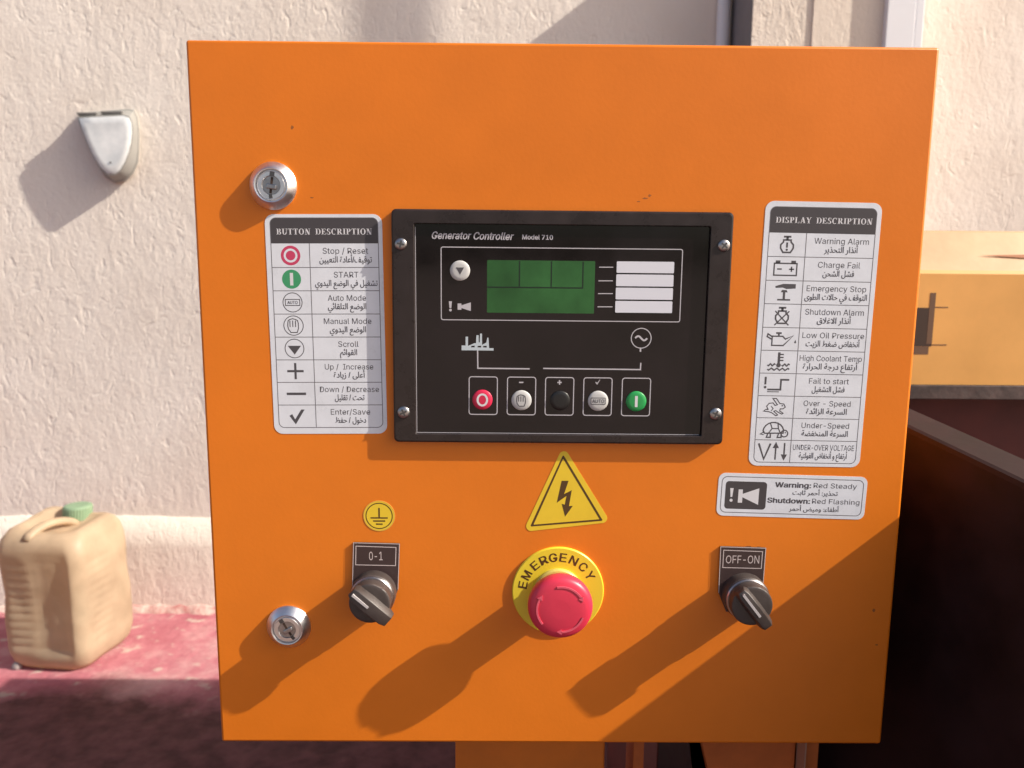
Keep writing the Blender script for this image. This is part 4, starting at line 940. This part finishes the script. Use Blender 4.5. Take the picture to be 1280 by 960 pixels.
t3(345, 576, 213, 'Shutdown:', .0033, .026); t3(588, 847, 219, 'Red Flashing', .0033, .0)
t3(482, 728, 170, arabic('تحذير: أحمر ثابت'), .0030, .012); t3(462, 733, 258, arabic('أطفاء: وميض أحمر'), .0030, .012)
part(mb, 'lettering', wl_)

# --- generator controller
BH = .0048                                           # bezel height over the door
RD = .0026                                           # depth of its recess
fr = pf(700, 410, BH, .15); F1 = Fr(fr.o, Vector((1, 0, -.0022)).normalized(), Vector((-.0022, 0, -1)).normalized(), OUT)
F1.o = F1.o - OUT * BH                               # origin on the door skin
def lc(px, py, h=BH - RD):
    d = at(px, py, -h) - F1.o
    return (d.dot(F1.u), d.dot(F1.v))
co = [lc(489, 262, BH), lc(919, 264, BH), lc(902.5, 556, BH), lc(492, 553, BH)]
ox0, ox1 = (co[0][0] + co[3][0]) / 2, (co[1][0] + co[2][0]) / 2; oy0, oy1 = (co[0][1] + co[1][1]) / 2, (co[2][1] + co[3][1]) / 2
ci = [lc(517, 279, BH), lc(893, 283, BH), lc(873, 546, BH), lc(520, 542, BH)]
ix0, ix1 = (ci[0][0] + ci[3][0]) / 2, (ci[1][0] + ci[2][0]) / 2; iy0, iy1 = (ci[0][1] + ci[1][1]) / 2, (ci[2][1] + ci[3][1]) / 2
mb = MB(); n = 6
def rr(d, rad): return rrect(ox0 + d, oy0 + d, ox1 - d, oy1 - d, rad, n)
def ri(d): return rrect(ix0 - d, iy0 - d, ix1 + d, iy1 + d, .0012, n)
L = [[F1(a, b, h) for a, b in p] for p, h in ((rr(0, .003), 0), (rr(0, .003), BH - .0012), (rr(.0004, .003), BH - .0003), (rr(.0012, .0026), BH), (ri(.0003), BH), (ri(0), BH - .0003), (ri(0), .0012))]
mb.loft(L, BEZEL, True, True)
ctl = part(mb, 'controller', label='black generator controller module', fix=True)
hb = BH - RD
mb = MB(); mb.prism(F1, rrect(ix0 + .0003, iy0 + .0003, ix1 - .0003, iy1 - .0003, .001), .0014, hb, OVERLAY)
e = .0003
mb.stroke(F1, [(ix0 + e + .0002, iy0 + .002), (ix0 + e + .0002, iy1 - e - .0002), (ix1 - .001, iy1 - e - .0002)], .0004, hb + .00002, LINE_GREY)  # sunlit left and bottom recess walls, painted as a pale line
def PL(*pts): return [lc(*p) for p in pts]
def box4(p, r):
    q = PL(*p); return rrect((q[0][0] + q[3][0]) / 2, (q[0][1] + q[1][1]) / 2, (q[1][0] + q[2][0]) / 2, (q[2][1] + q[3][1]) / 2, r)
hp = hb + .00003
lw = .00055
mb.stroke(F1, box4([(551, 309.5), (853.5, 311), (849.5, 401.5), (552, 400.5)], .0012), lw, hp, LINE_GREY, True)
for x0, x1, y in ((749, 766.5, 334), (748, 766, 351), (747.5, 766, 367), (747, 765.5, 383.5)): mb.stroke(F1, PL((x0, y), (x1, y)), lw, hp, LINE_GREY)
# factory sign, mains sign and their wires
fa = pf(597, 430, hb, .2)
base = [(-20, 6), (-20, 2), (-15, 2), (-15, -9), (-12, -9), (-12, 2.5), (-4, -1), (-2, -1), (-1.5, -11), (1.2, -11), (1.4, -2), (2.6, -2), (3.0, -13), (5.4, -13), (5.6, 1), (11, -2), (12, -8), (13.5, -8), (14.5, 5), (20, 5), (20, 8), (-20, 8)]
mb.flat(fa, base, .00003, TINT)
for x in (-8, 0, 7): mb.flat(fa, [(x, 2.5), (x + 4.4, 2.0), (x + 4.4, 4.2), (x, 4.2)], .00005, OVERLAY)
mb.stroke(F1, PL((597, 438), (597.3, 460.3), (662, 461)), .0008, hp, LINE_GREY)
mb.stroke(F1, PL((679, 460.5), (800.5, 462), (801, 453.5)), .0008, hp, LINE_GREY)
ac = pf(801.5, 422.8, hb, .2)
mb.stroke(ac, circ(12.4, 40), 1.1, .00003, LINE_GREY, True)
mb.stroke(ac, [(-7.5 + 15 * i / 20, 0 - 2.6 * math.sin(2 * math.pi * i / 20)) for i in range(21)], 2.2, .00003, LINE_GREY)
mb.stroke(ac, [(-.4, 12.4), (-.4, 17)], 2, .000035, LINE_GREY)
for cx in (604, 651.8, 699.3, 747, 795):
    cy = 494.6 + (cx - 604) * .009; w = 17.6
    mb.stroke(pf(cx, cy, hb, .2), rrect(-w, -23.5, w, 23.5, 3.2), 1.15, .00003, LINE_GREY, True)
fm = pf(651.5, 478, hb); mb.flat(fm, [(-2.7, -.8), (2.7, -.8), (2.7, .8), (-2.7, .8)], .00003, LINE_GREY)
fm = pf(699.5, 478, hb); mb.flat(fm, [(-2.6, -.8), (2.6, -.8), (2.6, .8), (-2.6, .8)], .00003, LINE_GREY); mb.flat(fm, [(-.8, -2.8), (.8, -2.8), (.8, 2.8), (-.8, 2.8)], .000036, LINE_GREY)
fm = pf(747, 478, hb); mb.flat(fm, [(-2.8, -.2), (-1.8, -.9), (-.8, 1.0), (2.6, -3.6), (3.1, -3.3), (-.6, 3)], .00003, LINE_GREY)
fm = pf(563, 383, hb); mb.flat(fm, [(-1.9, -6.4), (1.9, -6.4), (1.1, 2), (-1.1, 2)], .00003, LINE_GREY); mb.dot(fm, 0, 4.6, 1.7, .00003, LINE_GREY)
fm = pf(580, 383.3, hb); mb.flat(fm, [(-8, -3.9), (-3.2, -3.9), (-3.2, -1.6), (8.5, -5.4), (8.5, 5.4), (-3.2, 1.8), (-3.2, 3.9), (-8, 3.9)], .00003, LINE_GREY)
fm = pf(540, 298.4, hb, .3); mb.text(fm, 'Generator', 0, 0, 49, 9, .00003, LINE_GREY, bold=.016, shear=.26, align='L'); mb.text(fm, 'Controller', 52.2, .2, 50, 9, .00003, LINE_GREY, bold=.016, shear=.26, align='L')
fm = pf(653, 299.2, hb, .3); mb.text(fm, 'Model 710', 0, 0, 38, 5.8, .00003, LINE_GREY, bold=.02, align='L')
part(mb, 'overlay_film', ctl)
# lcd
mb = MB(); q4 = PL((609, 325), (744, 326), (742.5, 392), (609, 391))
lx0, lx1, ly0, ly1 = q4[0][0], (q4[1][0] + q4[2][0]) / 2, q4[0][1], q4[2][1]
mb.flat(F1, rrect(lx0, ly0, lx1, ly1, .0006), hb + .00002, LCD)
gx = lc(728.5, 350)[0]; gy = lc(650, 359.3)[1]
for x in (649.3, 689.2): xx = lc(x, 340)[0]; mb.stroke(F1, [(xx, ly0 + .0004), (xx, gy)], .0008, hb + .00004, LCD_LINE)
mb.stroke(F1, [(lx0, gy), (gx, gy), (gx, ly0 + .0004)], .0008, hb + .000045, LCD_LINE)
part(mb, 'lcd_screen', ctl)
for i, (y0, y1) in enumerate(((327, 341.3), (343.2, 358), (359.8, 374.5), (376.4, 391))):
    a, b = 771 - i * .6, 842.8 - i * .8
    mb = MB(); mb.prism(F1, box4([(a, y0), (b, y0), (b - .6, y1), (a - .4, y1)], .0006), hb, hb + .0004, BAR_WHITE)
    o = part(mb, 'indicator_strip', ctl)
def key(cx, cy, r, m, fn, label):
    f0 = pf(cx, cy, hb); u = f0.u.length; f = Fr(f0.o, f0.u.normalized() * u, f0.v.normalized() * u, OUT)
    mb = MB(); mb.lathe(f, [(r, -.0001), (r, .0006), (r * .93, .0010), (r * .6, .00115), (r * .3, .0012)], m, 44)
    if fn: fn(mb, f)
    part(mb, 'push_button', ctl, label=label)
key(603, 499.5, 12.6, BTN_RED, lambda m, f: m.ring(f, circ(7.2, 40, ry=8.2), circ(4.6, 40, ry=5.8), .00126, PRINT_WHITE), 'red stop button')
key(651.8, 500.2, 12.6, BTN_WHITE, lambda m, f: hand(m, f, 24, .00126, INK, .95), 'pale button with hand symbol')
key(700, 500.5, 12.4, BTN_BLACK, None, 'black button')
def autom(m, f): m.stroke(f, rrect(-9, -4, 9, 4, .6), .8, .00126, INK, True); m.text(f, 'AUTO', 0, 2.2, 14.5, 4.4, .00126, INK, bold=.012)
key(747.5, 501, 12.7, BTN_WHITE, autom, 'pale button with auto symbol')
key(795, 501.5, 12.7, BTN_GREEN, lambda m, f: m.flat(f, [(-1.7, -7), (1.7, -7), (1.7, 7), (-1.7, 7)], .00126, PRINT_WHITE), 'green start button')
key(575, 338.3, 12.6, BTN_WHITE, lambda m, f: m.flat(f, [(-5, -4), (5.2, -4), (.2, 5)], .00126, INK), 'pale scroll button with triangle')
for cx, cy, an in ((501, 305, 12), (905, 307, 40), (504.5, 515.5, 65), (894.5, 517.5, 25)):
    f0 = pf(cx, cy, BH); f = f0.turn(an); r = 7.8
    mb = MB(); mb.lathe(f, [(r, -.0002), (r, .0003), (r * .8, .0010), (r * .4, .0013)], STEEL, 32)
    for a in (0, 90):
        g = f.turn(a); mb.prism(g, [(-r * .6, -r * .13), (r * .6, -r * .13), (r * .6, r * .13), (-r * .6, r * .13)], .0011, .00142 + a * 1e-6, DARK_STEEL)
    part(mb, 'screw', ctl)

# --- stickers
mb = MB(); fr = pf(474, 644.8); u = fr.u.length; f = Fr(fr.o, fr.u, fr.v.normalized() * u, OUT)
mb.prism(f, circ(19.8, 56), 0, .0002, YELLOW_EDGE, top=YELLOW); mb.ring(f, circ(19.8, 56), circ(18.6, 56), .00022, YELLOW_EDGE)
mb.stroke(f, circ(16.4, 56), 1.25, .00023, BROWN_INK, True)
mb.flat(f, [(-1, -10.5), (1, -10.5), (1, 3), (-1, 3)], .00023, BROWN_INK)
for w, y in ((10.8, 2.6), (7.6, 6.6), (4.2, 10.6)): mb.flat(f, [(-w, y - .9), (w, y - .9), (w, y + .9), (-w, y + .9)], .000236, BROWN_INK)
part(mb, 'earth_sticker', label='small round yellow earth symbol sticker')
mb = MB(); f = pf(707, 625)
c6 = lambda x, y: (600 + x / 3.555 - 707, 550 + y / 3.555 - 625)
mb.prism(f, rpoly([c6(366, 28), c6(583, 364), c6(192, 410)], 6.2, 8), 0, .0002, YELLOW_EDGE, top=YELLOW)
def sub3(k): 
    return [c6(366, 66 + k * 18), c6(549 - k * 16, 358 - k * 7), c6(224 + k * 15, 386 - k * 9)]
mb.ring(f, rpoly(sub3(0), 1.2, 4), rpoly(sub3(1.0), .5, 4), .00023, BROWN_INK)
mb.flat(f, [c6(*p) for p in ((361, 181), (392, 181), (373, 240), (407, 222), (396, 293), (413, 292), (379, 341), (363, 283), (377, 287), (384, 248), (341, 279))], .00023, BROWN_INK)
part(mb, 'hazard_sticker', label='yellow triangular high voltage sticker')

# --- emergency stop
f0 = pf(697.3, 738); u = f0.u.length
E1 = Fr(f0.o, f0.u.normalized(), f0.v.normalized(), OUT)
RP = 57.2 * u
mb = MB(); mb.lathe(E1, [(RP, 0), (RP, .0012), (RP - .0006, .0018), (RP * .5, .0018)], YELLOW_PLASTIC, 96)
cx0 = at(697.3, 738)
for ch, px, py in (('E', 653.0, 731), ('M', 656.5, 718), ('E', 666.8, 705), ('R', 678.3, 697.6), ('G', 691, 694.6), ('E', 704.3, 695.5), ('N', 717, 701.3), ('C', 727.3, 710.3), ('Y', 736.0, 720.2)):
    p = at(px, py, -.0018); d = p - E1.o; a, b = d.dot(E1.u), d.dot(E1.v)
    th = math.degrees(math.atan2(a, -b)) 
    rad = math.hypot(a, b) * 0 + 44.5 * u
    g = E1.turn(th, rad * math.sin(R(th)), -rad * math.cos(R(th)))
    w = {'E': 8.2, 'M': 10.4, 'R': 9.2, 'G': 9.8, 'N': 9.6, 'C': 9.4, 'Y': 9.6}[ch]
    mb.text(g, ch, 0, 5.4 * u, w * u, 10.8 * u, .00182 + px * 2e-8, BROWN_INK, bold=.016)
es = part(mb, 'emergency_stop', label='red mushroom emergency stop on a yellow plate', auto=40)
mb = MB(); mb.lathe(E1, [(.0160, .0018), (.0160, .0040), (.0152, .0048), (.0140, .0050)], mat('pale_yellow_collar', (.62, .50, .12), .45), 64, smooth=True)
part(mb, 'collar', es, auto=35)
mb = MB(); mb.lathe(E1, [(.0128, .0045), (.0128, .0165), (.0140, .0180), (.0175, .0190)], RED_PLASTIC, 64)
n = 160; LL = []
for r, h, kn in ((.0176, .0186, 0), (.0200, .0198, 1), (.0203, .0225, 1), (.0203, .0248, 1), (.0200, .0266, .6), (.0191, .0281, .2), (.0176, .0290, 0), (.0150, .0296, 0), (.0115, .02995, 0), (.006, .0302, 0)):
    LL.append([E1((r + .00022 * kn * (i % 2)) * math.cos(2 * math.pi * i / n), (r + .00022 * kn * (i % 2)) * math.sin(2 * math.pi * i / n), h) for i in range(n)])
mb.loft(LL, RED_PLASTIC, True, True, True)
head = part(mb, 'mushroom_head', es, fix=True)
RIDGE = mat('raised_pink_arrow', (.72, .10, .15), .4)
for a0 in (-100, 20, 140):
    lo, hi = [], []; mb = MB()
    for i in range(15):
        a = a0 + 68 * i / 14; c, s_ = math.cos(R(a)), math.sin(R(a))
        lo.append((.0142 * c, .0142 * s_)); hi.append((.0154 * c, .0154 * s_))
    mb.ring(E1, hi, lo, .03018, RIDGE, False)
    vs = []
    for (p, q2) in zip(lo, hi): vs += [E1(p[0], p[1], .0292), E1(p[0], p[1], .03018), E1(q2[0], q2[1], .03018), E1(q2[0], q2[1], .0288)]
    fs = []
    for i in range(14):
        b_ = i * 4; fs += [(b_, b_ + 4, b_ + 5, b_ + 1), (b_ + 2, b_ + 6, b_ + 7, b_ + 3)]
    mb.add(vs, fs, RIDGE)
    a = a0 + 68; t = lambda r, d: (r * math.cos(R(a + d)), r * math.sin(R(a + d)))
    mb.prism(E1, [t(.0130, -1), t(.0166, -1), t(.0148, 11)], .0284, .03018, RIDGE)
    part(mb, 'arrow', es)

# --- selector switches
def selector(pxc, pyc, ang, plate, frame, text, tw, label, ml, capx):
    f0 = pf(pxc, pyc); u = f0.u.length; F = Fr(f0.o, f0.u.normalized(), f0.v.normalized(), OUT)
    def lp(p, h=.0016):
        d = at(p[0], p[1], -h) - F.o; return (d.dot(F.u), d.dot(F.v))
    mb = MB(); P = [lp(p) for p in plate]
    mb.prism(F, P, 0, .0016, BLACK_PLASTIC, .0005, top=PLATE_BROWN)
    sw = None
    Q = [lp(p) for p in frame]; mb.stroke(F, Q, .0005, .00163, SILVER_LINE, True)
    cxm = sum(q_[0] for q_ in Q) / 4; cym = sum(q_[1] for q_ in Q) / 4; hh = abs(Q[2][1] - Q[1][1])
    mb.text(F, text, cxm, cym + hh * capx / 2, abs(Q[1][0] - Q[0][0]) * tw, hh * capx, .00163, SILVER_LINE, bold=.004)
    sw = part(mb, 'selector_switch', label=label)
    # bright edge of the engraved plate
    mb = MB(); mb.stroke(F, [P[-1]] + P[:3], .00045, .00166, SILVER_LINE); part(mb, 'plate_edge', sw)
    r = .0146
    mb = MB(); mb.lathe(F, [(r, .0016), (r, .0100), (r - .0006, .0108), (r - .002, .0110)], BLACK_PLASTIC, 64); part(mb, 'collar', sw, auto=35)
    mb = MB(); mb.lathe(F, [(r - .0010, .0108), (r - .0004, .0118), (r - .0010, .0126), (r - .003, .0128)], STEEL, 64); part(mb, 'silver_ring', sw, auto=35)
    mb = MB(); mb.lathe(F, [(r - .0014, .0125), (r - .0014, .0202), (r - .0020, .0210), (r - .004, .0212)], BLACK_PLASTIC, 64)
    G = F.turn(ang)
    b, t_ = (.0054, .0034) if ml > .015 else (.0066, .0043)
    l0, l1 = -.0142, .0162
    def sec(x, k, h0, h1): return [G(x, -b * k, h0), G(x, -t_ * k, h1), G(x, t_ * k, h1), G(x, b * k, h0)]
    mb.loft([sec(l0, .62, .0200, .0250), sec(l0 + .003, .92, .0200, .0262), sec(0, 1, .0200, .0268), sec(l1 - .004, .95, .0200, .0264), sec(l1, .80, .0205, .0248)], BLACK_PLASTIC, True, True)
    kn = part(mb, 'knob', sw, fix=True, bevel=.0005, auto=35)
    mb = MB(); mb.prism(G, rrect(-.0128, -.0008, -.0128 + ml, .0008, .0004), .0240, .0271, WHITE_PAINT); part(mb, 'pointer_mark', sw)
selector(468.5, 738, 41, [(442, 678.5), (499.3, 680), (497.5, 737), (489, 760), (449, 760), (440.5, 737)], [(445, 682.6), (495, 684.3), (494.4, 707), (444.6, 706)], '0-1', .34, 'selector switch marked 0-1', .0130, .46)
selector(928.5, 741, 52, [(901, 683.5), (957.3, 685.3), (953.0, 741), (944, 765), (908, 765), (898.4, 741)], [(904.7, 687.7), (953.3, 689.5), (951.5, 710.6), (903.4, 709.4)], 'OFF-ON', .86, 'selector switch marked OFF-ON', .0185, .46)

# --- scuffs on the door paint
rn = random.Random(7)
for cx, cy, w, h in ((806, 248, 4, .9), (812, 244.5, 1.8, 1.5), (798, 252, 2.4, .8), (365, 159, 1.8, 2.2), (936, 683, 4, .7), (948, 683.5, 2.5, .7), (1096, 806, 2, 1.2), (1092, 763, 2, 1.6), (352, 207, 1.2, 1.6), (390, 247, 1.8, .8)):
    f = pf(cx, cy); k = 11; mb = MB()
    mb.flat(f, [(w * (1 + .4 * rn.uniform(-1, 1)) * math.cos(2 * math.pi * i / k), h * (1 + .5 * rn.uniform(-1, 1)) * math.sin(2 * math.pi * i / k)) for i in range(k)], .00003, SCUFF)
    part(mb, 'paint_chip')
